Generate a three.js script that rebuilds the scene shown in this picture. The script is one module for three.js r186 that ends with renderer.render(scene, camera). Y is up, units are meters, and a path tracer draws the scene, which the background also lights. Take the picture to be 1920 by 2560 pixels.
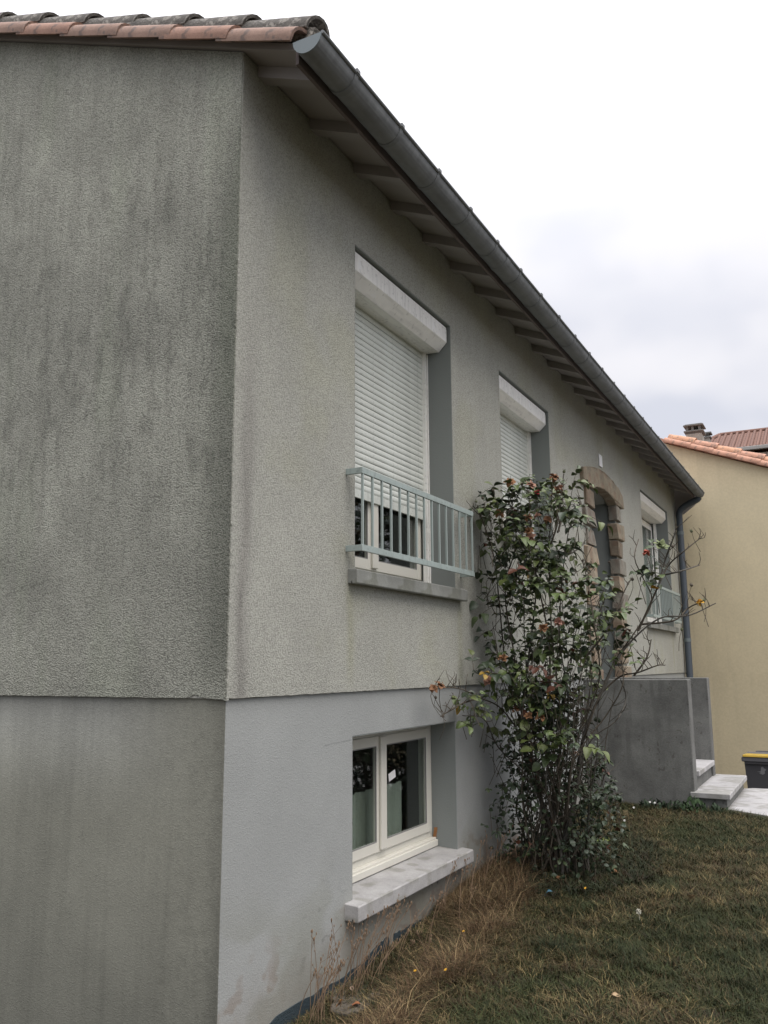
import * as THREE from 'three';
import { mergeGeometries, mergeVertices, toCreasedNormals } from 'three/addons/utils/BufferGeometryUtils.js';
import { RoundedBoxGeometry } from 'three/addons/geometries/RoundedBoxGeometry.js';

// ------------------------------------------------------------------ camera, sky, sun, exposure
// x: out of the long (eave) wall, y: up (0 = joint between render and plinth), z: out of the gable wall
const scene = new THREE.Scene();
const camera = new THREE.PerspectiveCamera(61.6, 0.75, 0.05, 600);
camera.position.set(2.0084, 0.1159, 2.5652);
camera.up.set(0.08701, 0.98435, 0.15328);
camera.lookAt(2.0084 - 0.45939, 0.1159 + 0.17617, 2.5652 - 0.87059);
const renderer = new THREE.WebGLRenderer({ antialias: true });
renderer.toneMapping = THREE.LinearToneMapping;
renderer.toneMappingExposure = 1.15;
renderer.shadowMap.enabled = true;
const SKY_GAIN = 1.0;
const sun = new THREE.DirectionalLight(0xfff4e6, 1.4);
sun.position.set(15, 26, 2.5);
sun.castShadow = true;
sun.shadow.radius = 80;
sun.shadow.mapSize.set(2048, 2048);
Object.assign(sun.shadow.camera, { left: -14, right: 14, top: 14, bottom: -14, near: 1, far: 70 });
sun.target.position.set(0, 0, -4);
scene.add(sun, sun.target);

// ------------------------------------------------------------------ random numbers and noise
function rng(seed) { let a = seed >>> 0; return () => { a = (a + 0x6D2B79F5) | 0; let t = Math.imul(a ^ (a >>> 15), 1 | a); t = (t + Math.imul(t ^ (t >>> 7), 61 | t)) ^ t; return ((t ^ (t >>> 14)) >>> 0) / 4294967296; }; }
const NL = 512, NT = new Float32Array(NL * NL);
{ const r = rng(77); for (let i = 0; i < NT.length; i++) NT[i] = r(); }
function vn(x, y) {                                   // value noise, period 512
  const xi = Math.floor(x), yi = Math.floor(y); let fx = x - xi, fy = y - yi;
  fx = fx * fx * (3 - 2 * fx); fy = fy * fy * (3 - 2 * fy);
  const x0 = xi & 511, x1 = (xi + 1) & 511, y0 = (yi & 511) << 9, y1 = ((yi + 1) & 511) << 9;
  const a = NT[y0 + x0], b = NT[y0 + x1], c = NT[y1 + x0], d = NT[y1 + x1];
  return a + (b - a) * fx + (c - a) * fy + (a - b - c + d) * fx * fy;
}
function fbm(x, y, o = 4) { let s = 0, a = 0.5, n = 0; for (let i = 0; i < o; i++) { s += a * vn(x + i * 37.3, y + i * 91.7); n += a; x *= 2.03; y *= 2.03; a *= 0.5; } return s / n; }
function vnp(x, y, p) { x = ((x % p) + p) % p; y = ((y % p) + p) % p; const xi = Math.floor(x), yi = Math.floor(y); let fx = x - xi, fy = y - yi; fx = fx * fx * (3 - 2 * fx); fy = fy * fy * (3 - 2 * fy); const x1 = (xi + 1) % p, y1 = (yi + 1) % p; const a = NT[yi * NL + xi], b = NT[yi * NL + x1], c = NT[y1 * NL + xi], d = NT[y1 * NL + x1]; return a + (b - a) * fx + (c - a) * fy + (a - b - c + d) * fx * fy; }
const sstep = (a, b, x) => { const t = Math.min(1, Math.max(0, (x - a) / (b - a))); return t * t * (3 - 2 * t); };
const gauss = (x, w) => Math.exp(-x * x / (w * w));
const clamp01 = (x) => Math.min(1, Math.max(0, x));
const lerp = (a, b, t) => a + (b - a) * t;

// ------------------------------------------------------------------ sky: bright overcast, thin grey-blue cloud low down
{
  const w = 1024, h = 512, d = new Float32Array(w * h * 4);
  for (let j = 0; j < h; j++) {
    const el = ((j + 0.5) / h - 0.5) * Math.PI, se = Math.sin(el), ce = Math.cos(el);
    for (let i = 0; i < w; i++) {
      const az = ((i + 0.5) / w - 0.5) * 2 * Math.PI, dx = Math.cos(az) * ce, dz = Math.sin(az) * ce, k = (j * w + i) * 4;
      if (el < -0.02) { d[k] = 0.10; d[k + 1] = 0.095; d[k + 2] = 0.085; d[k + 3] = 1; continue; }
      const s = Math.max(0, se);
      let L = 0.79 + 0.02 * s + 4.0 * Math.pow(s, 4.6);                          // brighter towards the zenith, as under any overcast
      const q = 1 / (s + 0.30), cx = dx * q * 2.6, cz = dz * q * 2.6;
      const cl = fbm(cx + 40, cz + 11, 5), cl2 = fbm(cx * 0.55 + 7, cz * 0.55 + 93, 4);
      const m = clamp01(sstep(0.42, 0.66, cl) * 0.7 + sstep(0.44, 0.62, cl2) * 0.6) * (1 - sstep(0.42, 0.70, s));
      const t = m * 0.22;
      const r = L * (1 - 1.0 * t) * 0.985, g = L * (1 - 0.86 * t) * 0.98, b = L * (1 - 0.60 * t) * 1.03;
      d[k] = r * SKY_GAIN; d[k + 1] = g * SKY_GAIN; d[k + 2] = b * SKY_GAIN; d[k + 3] = 1;
    }
  }
  const sky = new THREE.DataTexture(d, w, h, THREE.RGBAFormat, THREE.FloatType);
  sky.mapping = THREE.EquirectangularReflectionMapping;
  sky.magFilter = sky.minFilter = THREE.LinearFilter; sky.wrapS = THREE.RepeatWrapping; sky.needsUpdate = true;
  scene.background = sky; scene.environment = sky;
}

// ------------------------------------------------------------------ textures
const enc = (v) => { v = clamp01(v); return 255 * (v <= 0.0031308 ? v * 12.92 : 1.055 * Math.pow(v, 1 / 2.4) - 0.055); };
function tex(w, h, fn, { srgb = true, wrap = THREE.RepeatWrapping, sx = 1, sy = 1, ox = 0, oy = 0 } = {}) {
  const d = new Uint8Array(w * h * 4);
  for (let j = 0; j < h; j++) for (let i = 0; i < w; i++) {
    const c = fn((i + 0.5) / w, (j + 0.5) / h), k = (j * w + i) * 4;
    if (srgb) { d[k] = enc(c[0]); d[k + 1] = enc(c[1]); d[k + 2] = enc(c[2]); } else { d[k] = d[k + 1] = d[k + 2] = 255 * clamp01(c); }
    d[k + 3] = 255;
  }
  const t = new THREE.DataTexture(d, w, h, THREE.RGBAFormat, THREE.UnsignedByteType);
  if (srgb) t.colorSpace = THREE.SRGBColorSpace;
  t.magFilter = THREE.LinearFilter; t.minFilter = THREE.LinearMipmapLinearFilter; t.generateMipmaps = true;
  t.wrapS = t.wrapT = wrap; t.repeat.set(sx, sy); t.offset.set(ox, oy); t.needsUpdate = true;
  return t;
}
// roughcast: grains of 3 to 6 mm thrown on, a tile of 1.3 m
function grainHeight(size, metres, count, r0, r1, seed) {
  const H = new Float32Array(size * size), r = rng(seed), px = size / metres;
  for (let n = 0; n < count; n++) {
    const cx = r() * size, cy = r() * size, rad = (r0 + (r1 - r0) * r() * r()) * px, hgt = 0.35 + 0.65 * r(), R = Math.ceil(rad), sq = 0.7 + 0.6 * r();
    for (let y = -R; y <= R; y++) for (let x = -R; x <= R; x++) {
      const e = (x * x * sq + y * y / sq) / (rad * rad); if (e >= 1) continue;
      const k = ((Math.floor(cy + y) + size) % size) * size + ((Math.floor(cx + x) + size) % size), v = hgt * Math.sqrt(1 - e);
      if (v > H[k]) H[k] = v;
    }
  }
  return H;
}
const ROUGH_M = 1.3, roughH = grainHeight(2048, ROUGH_M, 120000, 0.0018, 0.0046, 5);
const roughBump = tex(2048, 2048, (u, v) => roughH[Math.floor(v * 2048) * 2048 + Math.floor(u * 2048)] * 0.85 + 0.15 * vnp(u * 60, v * 60, 60), { srgb: false, sx: 1 / ROUGH_M, sy: 1 / ROUGH_M });
const FINE_M = 0.9, fineH = grainHeight(1024, FINE_M, 30000, 0.0012, 0.0034, 9);
const fineBump = tex(1024, 1024, (u, v) => 0.5 * fineH[Math.floor(v * 1024) * 1024 + Math.floor(u * 1024)] + 0.16 * vnp(u * 24, v * 24, 24) + 0.2 * vnp(u * 120, v * 120, 120), { srgb: false, sx: 1 / FINE_M, sy: 1 / FINE_M });
const grainAt = (x, y) => roughH[(((Math.floor(y / ROUGH_M * 2048) % 2048) + 2048) % 2048) * 2048 + (((Math.floor(x / ROUGH_M * 2048) % 2048) + 2048) % 2048)];

// gable roughcast: weathered, streaked, lichen-dark towards the corner (covers x -2.4..0, y 0..3.4)
const gableMap = tex(1536, 2048, (u, v) => {
  const x = (u - 1) * 2.4, y = v * 3.4;
  const warp = 0.12 * fbm(x * 3, y * 2, 3);
  const s1 = fbm((x + warp * 0.25) * 26, y * 0.85, 4), s2 = fbm(x * 46 + 9, y * 2.2 + 4, 3), big = fbm(x * 1.3 + 5, y * 0.8 + 2, 4), mid = fbm(x * 5 + 50, y * 4 + 20, 4);
  let g = 0.35;
  g *= 1 - 0.08 * sstep(0.40, 0.66, s1) * (0.35 + 0.65 * sstep(0.2, 1.0, y)) * (1 - 0.35 * sstep(2.5, 3.2, y));
  g *= 1 - 0.05 * sstep(0.45, 0.75, s2);
  g *= 1 - 0.20 * sstep(0.54, 0.74, fbm(x * 26 + 61, y * 11 + 5, 4)) * sstep(2.9, 1.9, y) * sstep(0.5, 1.0, y);
  const band = gauss(y - 1.55 - 0.4 * (big - 0.5), 0.85);
  g *= 1 - 0.20 * band * sstep(0.3, 0.65, big + 0.15);
  g *= 0.76 + 0.50 * mid;
  g *= 0.92 + 0.17 * big;
  const edge = gauss(x + 0.02, 0.10 + 0.09 * fbm(3, y * 2.3, 3)) * sstep(2.55, 1.9, y) * sstep(-0.1, 0.25, y);
  g *= 1 - 0.40 * edge * (0.6 + 0.7 * mid);
  g *= 1 - 0.24 * sstep(1.2, 0.2, y) + 0.14 * gauss(x + 1.35, 0.35) * gauss(y - 0.16, 0.14);
  for (const [cx, cy, dx2, dy2, L] of [[-0.42, 1.42, 0.8, 0.6, 0.28], [-0.95, 1.12, 0.93, 0.36, 0.34], [-1.25, 0.42, 0.98, 0.2, 0.3], [-0.17, 1.12, 0.05, 1, 0.3]]) { const px = x - cx, py = y - cy, al = px * dx2 + py * dy2, pe = -px * dy2 + py * dx2 + 0.022 * (fbm(al * 26 + cx * 9, 3, 3) - 0.5) * 2; if (al > 0 && al < L) g *= 1 - 0.42 * gauss(pe, 0.0028) * (0.4 + 0.6 * vn(al * 70, cx * 40)); }
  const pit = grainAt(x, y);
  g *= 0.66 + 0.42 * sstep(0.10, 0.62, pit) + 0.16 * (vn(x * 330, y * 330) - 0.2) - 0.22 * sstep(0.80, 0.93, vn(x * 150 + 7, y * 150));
  const green = 0.5 * sstep(0.5, 0.75, fbm(x * 6 + 80, y * 1.4 + 31, 3)) + 0.5 * edge;
  return [g * (0.985 - 0.04 * green), g * (1.0), g * (0.855 - 0.05 * green)];
}, { wrap: THREE.MirroredRepeatWrapping, sx: 1 / 2.4, sy: 1 / 3.4, ox: 1 });

// long wall roughcast: cleaner, with run-off stains by the corner and under the sill ends (covers s 0..5.2, y 0..2.7)
const eaveMap = tex(2048, 1280, (u, v) => {
  const s = u * 5.2, y = v * 2.7;
  const big = fbm(s * 0.9 + 3, y * 0.9 + 8, 4), mid = fbm(s * 6, y * 5, 4), st = fbm(s * 20 + 7, y * 0.8, 3);
  let g = 0.36 * (0.90 + 0.2 * big) * (0.93 + 0.14 * mid) * (1 - 0.03 * sstep(0.5, 0.75, st) * sstep(0.4, 1.4, y));
  let r = 0.98, gg = 0.985, b = 0.875;
  const wob = 0.02 * (fbm(11, y * 3, 3) - 0.5) * 2, cst = gauss(s - 0.085 - wob, 0.035 + 0.02 * vn(y * 3, 4)) * sstep(1.75, 0.7, y) * (0.4 + 0.6 * fbm(s * 30, y * 3, 3));
  g *= 1 - 0.42 * cst; gg -= 0.03 * cst; b -= 0.01 * cst;
  const drip = gauss(s - 0.90 + 0.02 * (vn(y * 4, 9) - 0.5), 0.035) * sstep(0.56, 0.42, y) * sstep(-0.05, 0.2, y) + 0.7 * gauss(s - 2.2, 0.04) * sstep(0.56, 0.42, y);
  g *= 1 - 0.10 * drip; b -= 0.10 * drip;
  const drip2 = (gauss(s - 0.89, 0.035) + gauss(s - 2.2, 0.04)) * (sstep(1.04, 0.98, y) * sstep(0.75, 0.95, y) + sstep(0.66, 0.6, y) * sstep(0.5, 0.56, y)) * (0.5 + 0.5 * vn(s * 90, y * 14));
  g *= 1 - 0.35 * drip2;
  const yel = sstep(0.52, 0.74, fbm(s * 2.2 + 70, y * 2 + 15, 4)); b -= 0.05 * yel; g *= 1 - 0.03 * yel;
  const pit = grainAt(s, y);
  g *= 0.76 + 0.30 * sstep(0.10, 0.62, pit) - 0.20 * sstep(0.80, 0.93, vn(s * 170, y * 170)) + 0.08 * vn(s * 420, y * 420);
  return [g * r, g * gg, g * b];
}, { wrap: THREE.MirroredRepeatWrapping, sx: 1 / 5.2, sy: 1 / 2.7 });

// plinth, gable side: grey-green smooth render with run-off streaks (x -2.4..0, y -1.7..0.1)
const plinthGableMap = tex(1280, 960, (u, v) => {
  const x = (u - 1) * 2.4, y = v * 1.8 - 1.7;
  const s1 = fbm((x + 0.02 * fbm(x * 4, y * 3, 2)) * 11 + 30, y * 0.7 + 3, 4), s2 = fbm(x * 40, y * 1.6, 3), big = fbm(x * 1.6 + 15, y * 1.3 + 42, 4), mid = fbm(x * 9 + 4, y * 8, 4);
  let g = 0.20 * (0.84 + 0.32 * big) * (0.92 + 0.16 * mid);
  g *= 1 - 0.11 * sstep(0.44, 0.68, s1) - 0.04 * sstep(0.5, 0.7, s2);
  g *= 1 + 0.40 * gauss(y + 0.16, 0.16) * sstep(0.02, -0.10, y) * sstep(-0.1, -0.7, x);
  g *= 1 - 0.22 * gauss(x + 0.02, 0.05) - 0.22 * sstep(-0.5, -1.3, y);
  g *= 1 - 0.25 * gauss(x + 1.35, 0.10) * sstep(-0.2, -0.6, y);
  g *= 0.88 + 0.26 * vn(x * 300, y * 300) - 0.14 * sstep(0.84, 0.96, vn(x * 120, y * 120));
  g *= 1 - 0.08 * sstep(0.48, 0.74, fbm(x * 42 + 9, y * 38, 3)) * (0.35 + gauss(x + 0.12, 0.16));
  const t = sstep(-0.5, 0.0, y) * sstep(0.0, -0.7, x);
  return [g * lerp(0.985, 0.97, t), g * lerp(0.99, 0.99, t), g * lerp(0.82, 0.90, t)];
}, { wrap: THREE.MirroredRepeatWrapping, sx: 1 / 2.4, sy: 1 / 1.8, ox: 1, oy: 1.7 / 1.8 });

// plinth, long side: painted pale blue-grey, soil splash at the foot, dirt under the sill (s 0..5.2, y -1.5..0.1)
const plinthEaveMap = tex(2048, 640, (u, v) => {
  const s = u * 5.2, y = v * 1.6 - 1.5;
  const gl = -1.27 + 0.07 * Math.min(s, 2.4) + 0.03 * Math.max(0, s - 2.4);     // ground line
  const big = fbm(s * 1.4 + 21, y * 1.6 + 5, 4), mid = fbm(s * 8, y * 7, 4), fine = fbm(s * 34, y * 34, 3);
  let r = 0.303, g = 0.315, b = 0.308; let k = (0.88 + 0.24 * big) * (0.95 + 0.1 * mid) * (0.95 + 0.1 * vn(s * 260, y * 260));
  const bare = sstep(0.50, 0.62, fbm(s * 2.1 + 60, y * 3 + 9, 4)) * sstep(-0.62, -1.05, y);
  k *= 1 - 0.18 * bare; b *= 1 - 0.07 * bare;
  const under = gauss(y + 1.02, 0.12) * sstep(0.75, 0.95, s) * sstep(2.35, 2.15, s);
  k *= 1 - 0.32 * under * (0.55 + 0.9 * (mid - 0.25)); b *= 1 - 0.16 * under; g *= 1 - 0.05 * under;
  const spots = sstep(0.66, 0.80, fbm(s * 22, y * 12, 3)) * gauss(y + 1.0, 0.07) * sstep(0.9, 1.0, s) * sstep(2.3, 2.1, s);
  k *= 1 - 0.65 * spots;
  const splash = sstep(gl + 0.30, gl + 0.02, y + 0.16 * (mid - 0.5)) * (0.4 + 0.6 * fine);
  r = lerp(r, 0.24, splash * 0.55); g = lerp(g, 0.21, splash * 0.55); b = lerp(b, 0.17, splash * 0.55);
  const mud = sstep(0.60, 0.72, fbm(s * 9 + 33, y * 14 + 12, 3)) * sstep(gl + 0.42, gl + 0.1, y);
  r = lerp(r, 0.20, mud * 0.6); g = lerp(g, 0.155, mud * 0.6); b = lerp(b, 0.12, mud * 0.6);
  const scuff = sstep(0.66, 0.76, fbm(s * 13 + 3, y * 26 + 1, 3)) * gauss(s - 0.7, 0.2) * gauss(y + 0.98, 0.16); k *= 1 - 0.28 * scuff;
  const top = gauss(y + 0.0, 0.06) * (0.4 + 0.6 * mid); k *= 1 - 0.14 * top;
  const crack = Math.abs(y + 0.218 + 0.012 * (vn(s * 9, 2) - 0.5)) < 0.0022 && s > 0.70 && s < 0.945 ? 1 : 0; k *= 1 - 0.25 * crack;
  return [r * k, g * k, b * k];
}, { wrap: THREE.MirroredRepeatWrapping, sx: 1 / 5.2, sy: 1 / 1.6, oy: 1.5 / 1.6 });

const concreteMap = tex(1024, 1024, (u, v) => {
  const p = 6, a = vnp(u * p, v * p, p) * 0.5 + vnp(u * 13, v * 13, 13) * 0.3 + vnp(u * 29, v * 29, 29) * 0.2, f = vnp(u * 160, v * 160, 160), st = vnp(u * 40, v * 5, 40);
  let g = 0.165 * (0.62 + 0.76 * a) * (0.88 + 0.24 * f) * (1 - 0.16 * sstep(0.55, 0.8, st));
  const sp = 0.55 * sstep(0.76, 0.86, vnp(u * 34, v * 24, 34) * 0.6 + vnp(u * 90, v * 90, 90) * 0.4);
  g *= 1 - 0.55 * sp; g *= 0.86; return [g * 0.97, g * (0.985 - 0.05 * sp), g * (0.93 - 0.12 * sp)];
}, { sx: 0.8, sy: 0.8 });
const sillMap = tex(512, 512, (u, v) => {
  const a = vnp(u * 5, v * 5, 5) * 0.5 + vnp(u * 14, v * 14, 14) * 0.3 + vnp(u * 40, v * 40, 40) * 0.2, f = vnp(u * 150, v * 150, 150);
  let g = 0.50 * (0.72 + 0.56 * a) * (0.92 + 0.16 * f); const l = sstep(0.55, 0.8, vnp(u * 9 + 3, v * 9, 9)); g *= 1 - 0.22 * l;
  return [g, g * 0.985, g * lerp(0.955, 0.90, l)];
}, { sx: 1.6, sy: 1.6 });
const creamMap = tex(1024, 1024, (u, v) => {
  const a = vnp(u * 4, v * 4, 4) * 0.5 + vnp(u * 9, v * 9, 9) * 0.3 + vnp(u * 21, v * 21, 21) * 0.2, f = vnp(u * 200, v * 200, 200), st = vnp(u * 60, v * 3, 60);
  const g = (0.90 + 0.2 * a) * (0.95 + 0.1 * f) * (1 - 0.05 * sstep(0.55, 0.9, st));
  return [0.57 * g, 0.495 * g, 0.335 * g];
}, { sx: 0.3, sy: 0.3 });
const terraMap = tex(512, 512, (u, v) => {
  const a = vnp(u * 5, v * 5, 5) * 0.5 + vnp(u * 13, v * 13, 13) * 0.3 + vnp(u * 31, v * 31, 31) * 0.2, f = vnp(u * 120, v * 120, 120);
  const d = sstep(0.56, 0.78, vnp(u * 8, v * 8, 8) * 0.6 + vnp(u * 23, v * 23, 23) * 0.4), g = (0.8 + 0.4 * a) * (0.9 + 0.2 * f);
  return [0.44 * g * (1 - 0.4 * d), 0.255 * g * (1 - 0.32 * d), 0.185 * g * (1 - 0.25 * d)];
}, { sx: 3, sy: 3 });
const lichenMap = tex(512, 512, (u, v) => {
  const a = vnp(u * 6, v * 6, 6) * 0.5 + vnp(u * 17, v * 17, 17) * 0.5, f = vnp(u * 90, v * 90, 90), l = sstep(0.5, 0.72, vnp(u * 11, v * 11, 11) * 0.6 + vnp(u * 37, v * 37, 37) * 0.4);
  const g = (0.6 + 0.8 * a) * (0.8 + 0.4 * f);
  return [lerp(0.085, 0.23, l) * g, lerp(0.078, 0.215, l) * g, lerp(0.068, 0.19, l) * g];
}, { sx: 3.5, sy: 3.5 });
const zincMap = tex(512, 512, (u, v) => {
  const a = vnp(u * 4, v * 4, 4) * 0.5 + vnp(u * 12, v * 12, 12) * 0.3 + vnp(u * 44, v * 44, 44) * 0.2, st = vnp(u * 50, v * 4, 50), g = 0.20 * (0.72 + 0.56 * a) * (0.9 + 0.2 * st);
  return [g * 0.97, g, g * 1.02];
}, { sx: 1.3, sy: 1.3 });
const stoneMap = tex(512, 512, (u, v) => {
  const a = vnp(u * 6, v * 6, 6) * 0.5 + vnp(u * 15, v * 15, 15) * 0.3 + vnp(u * 39, v * 39, 39) * 0.2, f = vnp(u * 130, v * 130, 130), r = sstep(0.5, 0.8, vnp(u * 7 + 2, v * 7 + 5, 7));
  const g = (0.66 + 0.68 * a) * (0.86 + 0.28 * f);
  return [lerp(0.255, 0.23, r) * g, lerp(0.21, 0.165, r) * g, lerp(0.16, 0.12, r) * g];
}, { sx: 2, sy: 2 });
const soilMap = tex(1024, 1024, (u, v) => {
  const a = vnp(u * 7, v * 7, 7) * 0.5 + vnp(u * 19, v * 19, 19) * 0.3 + vnp(u * 53, v * 53, 53) * 0.2, f = vnp(u * 240, v * 240, 240), g = (0.5 + 0.9 * a) * (0.6 + 0.8 * f), gr = sstep(0.45, 0.7, vnp(u * 9 + 4, v * 9, 9));
  return [lerp(0.052, 0.028, gr) * g, lerp(0.037, 0.028, gr) * g, lerp(0.021, 0.013, gr) * g];
}, { sx: 0.5, sy: 0.5 });
const pavingMap = tex(512, 512, (u, v) => {
  const a = vnp(u * 4, v * 4, 4) * 0.5 + vnp(u * 11, v * 11, 11) * 0.3 + vnp(u * 37, v * 37, 37) * 0.2, f = vnp(u * 140, v * 140, 140), g = 0.36 * (0.72 + 0.56 * a) * (0.92 + 0.16 * f);
  const d = sstep(0.5, 0.75, vnp(u * 7 + 1, v * 7 + 3, 7) * 0.6 + vnp(u * 25, v * 25, 25) * 0.4), k = g * (1 - 0.28 * d); return [k, k * 0.985, k * lerp(0.985, 0.93, d)];
}, { sx: 0.7, sy: 0.7 });

const grimeMap = tex(512, 512, (u, v) => {
  const a = vnp(u * 5, v * 5, 5) * 0.5 + vnp(u * 14, v * 14, 14) * 0.3 + vnp(u * 45, v * 45, 45) * 0.2, st = vnp(u * 70, v * 6, 70), g = (0.86 + 0.22 * a) * (1 - 0.10 * sstep(0.55, 0.8, st)) * (1 - 0.18 * sstep(0.80, 0.90, vnp(u * 60, v * 60, 60)));
  return [g, g * 0.995, g * 0.975];
}, { sx: 1.1, sy: 1.1 });

// ------------------------------------------------------------------ materials
const lin = (r, g, b) => new THREE.Color().setRGB(r, g, b);
const std = (o) => new THREE.MeshStandardMaterial({ roughness: 0.9, metalness: 0, ...o });
const M = {
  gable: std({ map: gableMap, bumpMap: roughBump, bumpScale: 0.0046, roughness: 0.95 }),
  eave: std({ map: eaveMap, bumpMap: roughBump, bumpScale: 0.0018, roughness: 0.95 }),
  plinthGable: std({ map: plinthGableMap, bumpMap: fineBump, bumpScale: 0.0016, roughness: 0.9 }),
  plinthEave: std({ map: plinthEaveMap, bumpMap: fineBump, bumpScale: 0.0014, roughness: 0.85 }),
  reveal: std({ color: lin(0.22, 0.238, 0.228), bumpMap: fineBump, bumpScale: 0.0009 }),
  concrete: std({ map: concreteMap, bumpMap: fineBump, bumpScale: 0.0022 }),
  sill: std({ color: lin(0.68, 0.68, 0.69), map: sillMap, bumpMap: fineBump, bumpScale: 0.0009 }),
  pvc: std({ map: grimeMap, color: lin(0.93, 0.925, 0.90), roughness: 0.42 }),
  pvcOld: std({ color: lin(0.61, 0.595, 0.53), roughness: 0.5 }),
  slat: std({ map: grimeMap, color: lin(0.63, 0.66, 0.62), roughness: 0.45 }),
  gasket: std({ color: lin(0.22, 0.22, 0.21), roughness: 0.7 }),
  sillDark: std({ map: sillMap, bumpMap: fineBump, bumpScale: 0.0012, color: lin(0.46, 0.48, 0.455) }),
  rubber: std({ color: lin(0.03, 0.03, 0.03), roughness: 0.7 }),
  rail: std({ map: grimeMap, color: lin(0.325, 0.385, 0.375), roughness: 0.55 }),
  zinc: std({ map: zincMap, metalness: 0.0, roughness: 0.85, color: lin(0.9, 0.92, 0.93) }),
  zincEnd: std({ color: lin(0.15, 0.18, 0.19), roughness: 0.55, metalness: 0.1 }),
  pipe: std({ color: lin(0.075, 0.092, 0.112), roughness: 0.5, metalness: 0.1 }),
  soffit: std({ color: lin(0.36, 0.335, 0.325), roughness: 0.9 }),
  rafter: std({ color: lin(0.31, 0.29, 0.28), roughness: 0.85 }),
  fascia: std({ color: lin(0.13, 0.105, 0.10), roughness: 0.8 }),
  terra: std({ map: terraMap, bumpMap: fineBump, bumpScale: 0.001, color: lin(0.66, 0.68, 0.70) }),
  terraPink: std({ map: terraMap, bumpMap: fineBump, bumpScale: 0.001, color: lin(0.60, 0.68, 0.73) }),
  terraOrange: std({ map: terraMap, bumpMap: fineBump, bumpScale: 0.0008, color: lin(1.02, 0.98, 0.95) }),
  terraPale: std({ map: terraMap, bumpMap: fineBump, bumpScale: 0.0008, color: lin(1.18, 1.14, 1.0) }),
  terraBrown: std({ map: terraMap, color: lin(0.36, 0.32, 0.32) }),
  lichen: std({ map: lichenMap, bumpMap: fineBump, bumpScale: 0.004 }),
  mortar: std({ map: lichenMap, bumpMap: fineBump, bumpScale: 0.006, color: lin(1.35, 1.33, 1.3) }),
  stone: std({ color: lin(0.98, 1.02, 0.98), map: stoneMap, bumpMap: fineBump, bumpScale: 0.006 }),
  stonePale: std({ color: lin(1.15, 1.18, 1.15), map: stoneMap, bumpMap: fineBump, bumpScale: 0.006 }),
  stoneDark: std({ color: lin(0.78, 0.78, 0.75), map: stoneMap, bumpMap: fineBump, bumpScale: 0.006 }),
  stoneGrey: std({ color: lin(0.86, 0.98, 1.08), map: stoneMap, bumpMap: fineBump, bumpScale: 0.006 }),
  cream: std({ map: creamMap, bumpMap: fineBump, bumpScale: 0.001 }),
  soil: std({ map: soilMap, bumpMap: fineBump, bumpScale: 0.012, roughness: 1 }),
  paving: std({ map: pavingMap, bumpMap: fineBump, bumpScale: 0.0012 }),
  room: std({ color: lin(0.14, 0.14, 0.13) }),
  curtain: std({ color: lin(0.36, 0.375, 0.335), roughness: 1 }),
  white: std({ color: lin(0.78, 0.78, 0.78), roughness: 0.5 }),
  coating: std({ color: lin(0.024, 0.040, 0.049), roughness: 0.75, bumpMap: fineBump, bumpScale: 0.004 }),
  glass: new THREE.MeshPhysicalMaterial({ color: lin(0.86, 0.9, 0.88), transmission: 1, thickness: 0, roughness: 0.02, ior: 1.45 }),
  door: std({ color: lin(0.32, 0.32, 0.32), roughness: 0.5 }),
  farWall: std({ color: lin(0.56, 0.56, 0.54) }),
  darkGlass: std({ color: lin(0.03, 0.032, 0.035), roughness: 0.15 }),
  chimney: std({ map: concreteMap, color: lin(2.1, 2.0, 1.9) }),
};

// ------------------------------------------------------------------ object helpers
const taken = new Map();
function numbered(name) { const n = taken.get(name) || 0; taken.set(name, n + 1); return n ? `${name}_${String(n).padStart(3, '0')}` : name; }
function tag(o, label, category, group, kind) { if (label) o.userData.label = label; if (category) o.userData.category = category; if (group) o.userData.group = group; if (kind) o.userData.kind = kind; return o; }
function thing(name, label, category, [x, y, z], group) { const o = new THREE.Group(); o.name = numbered(name); o.position.set(x, y, z); scene.add(o); return tag(o, label, category, group); }
const baseOf = (o) => { const p = new THREE.Vector3(); while (o && o !== scene) { p.add(o.position); o = o.parent; } return p; };
function part(name, geo, mat, parent, label) {           // geo is given in world metres
  const b = baseOf(parent); geo = geo.clone(); geo.translate(-b.x, -b.y, -b.z);
  const m = new THREE.Mesh(geo, mat); m.name = name; m.castShadow = m.receiveShadow = true; parent.add(m);
  if (label) m.userData.label = label; return m;
}
function piece(name, geo, mat, parent, p, q, s) {         // shared geometry put at a world place
  const b = baseOf(parent), m = new THREE.Mesh(geo, mat); m.name = name; m.position.set(p[0] - b.x, p[1] - b.y, p[2] - b.z);
  if (q) m.quaternion.copy(q); if (s) m.scale.setScalar(s); m.castShadow = m.receiveShadow = true; parent.add(m); return m;
}
function single(name, geo, mat, label, category, base, group, kind) {
  geo = geo.clone(); geo.translate(-base[0], -base[1], -base[2]);
  const m = new THREE.Mesh(geo, mat); m.name = numbered(name); m.position.set(...base); m.castShadow = m.receiveShadow = true; scene.add(m); return tag(m, label, category, group, kind);
}
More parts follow.
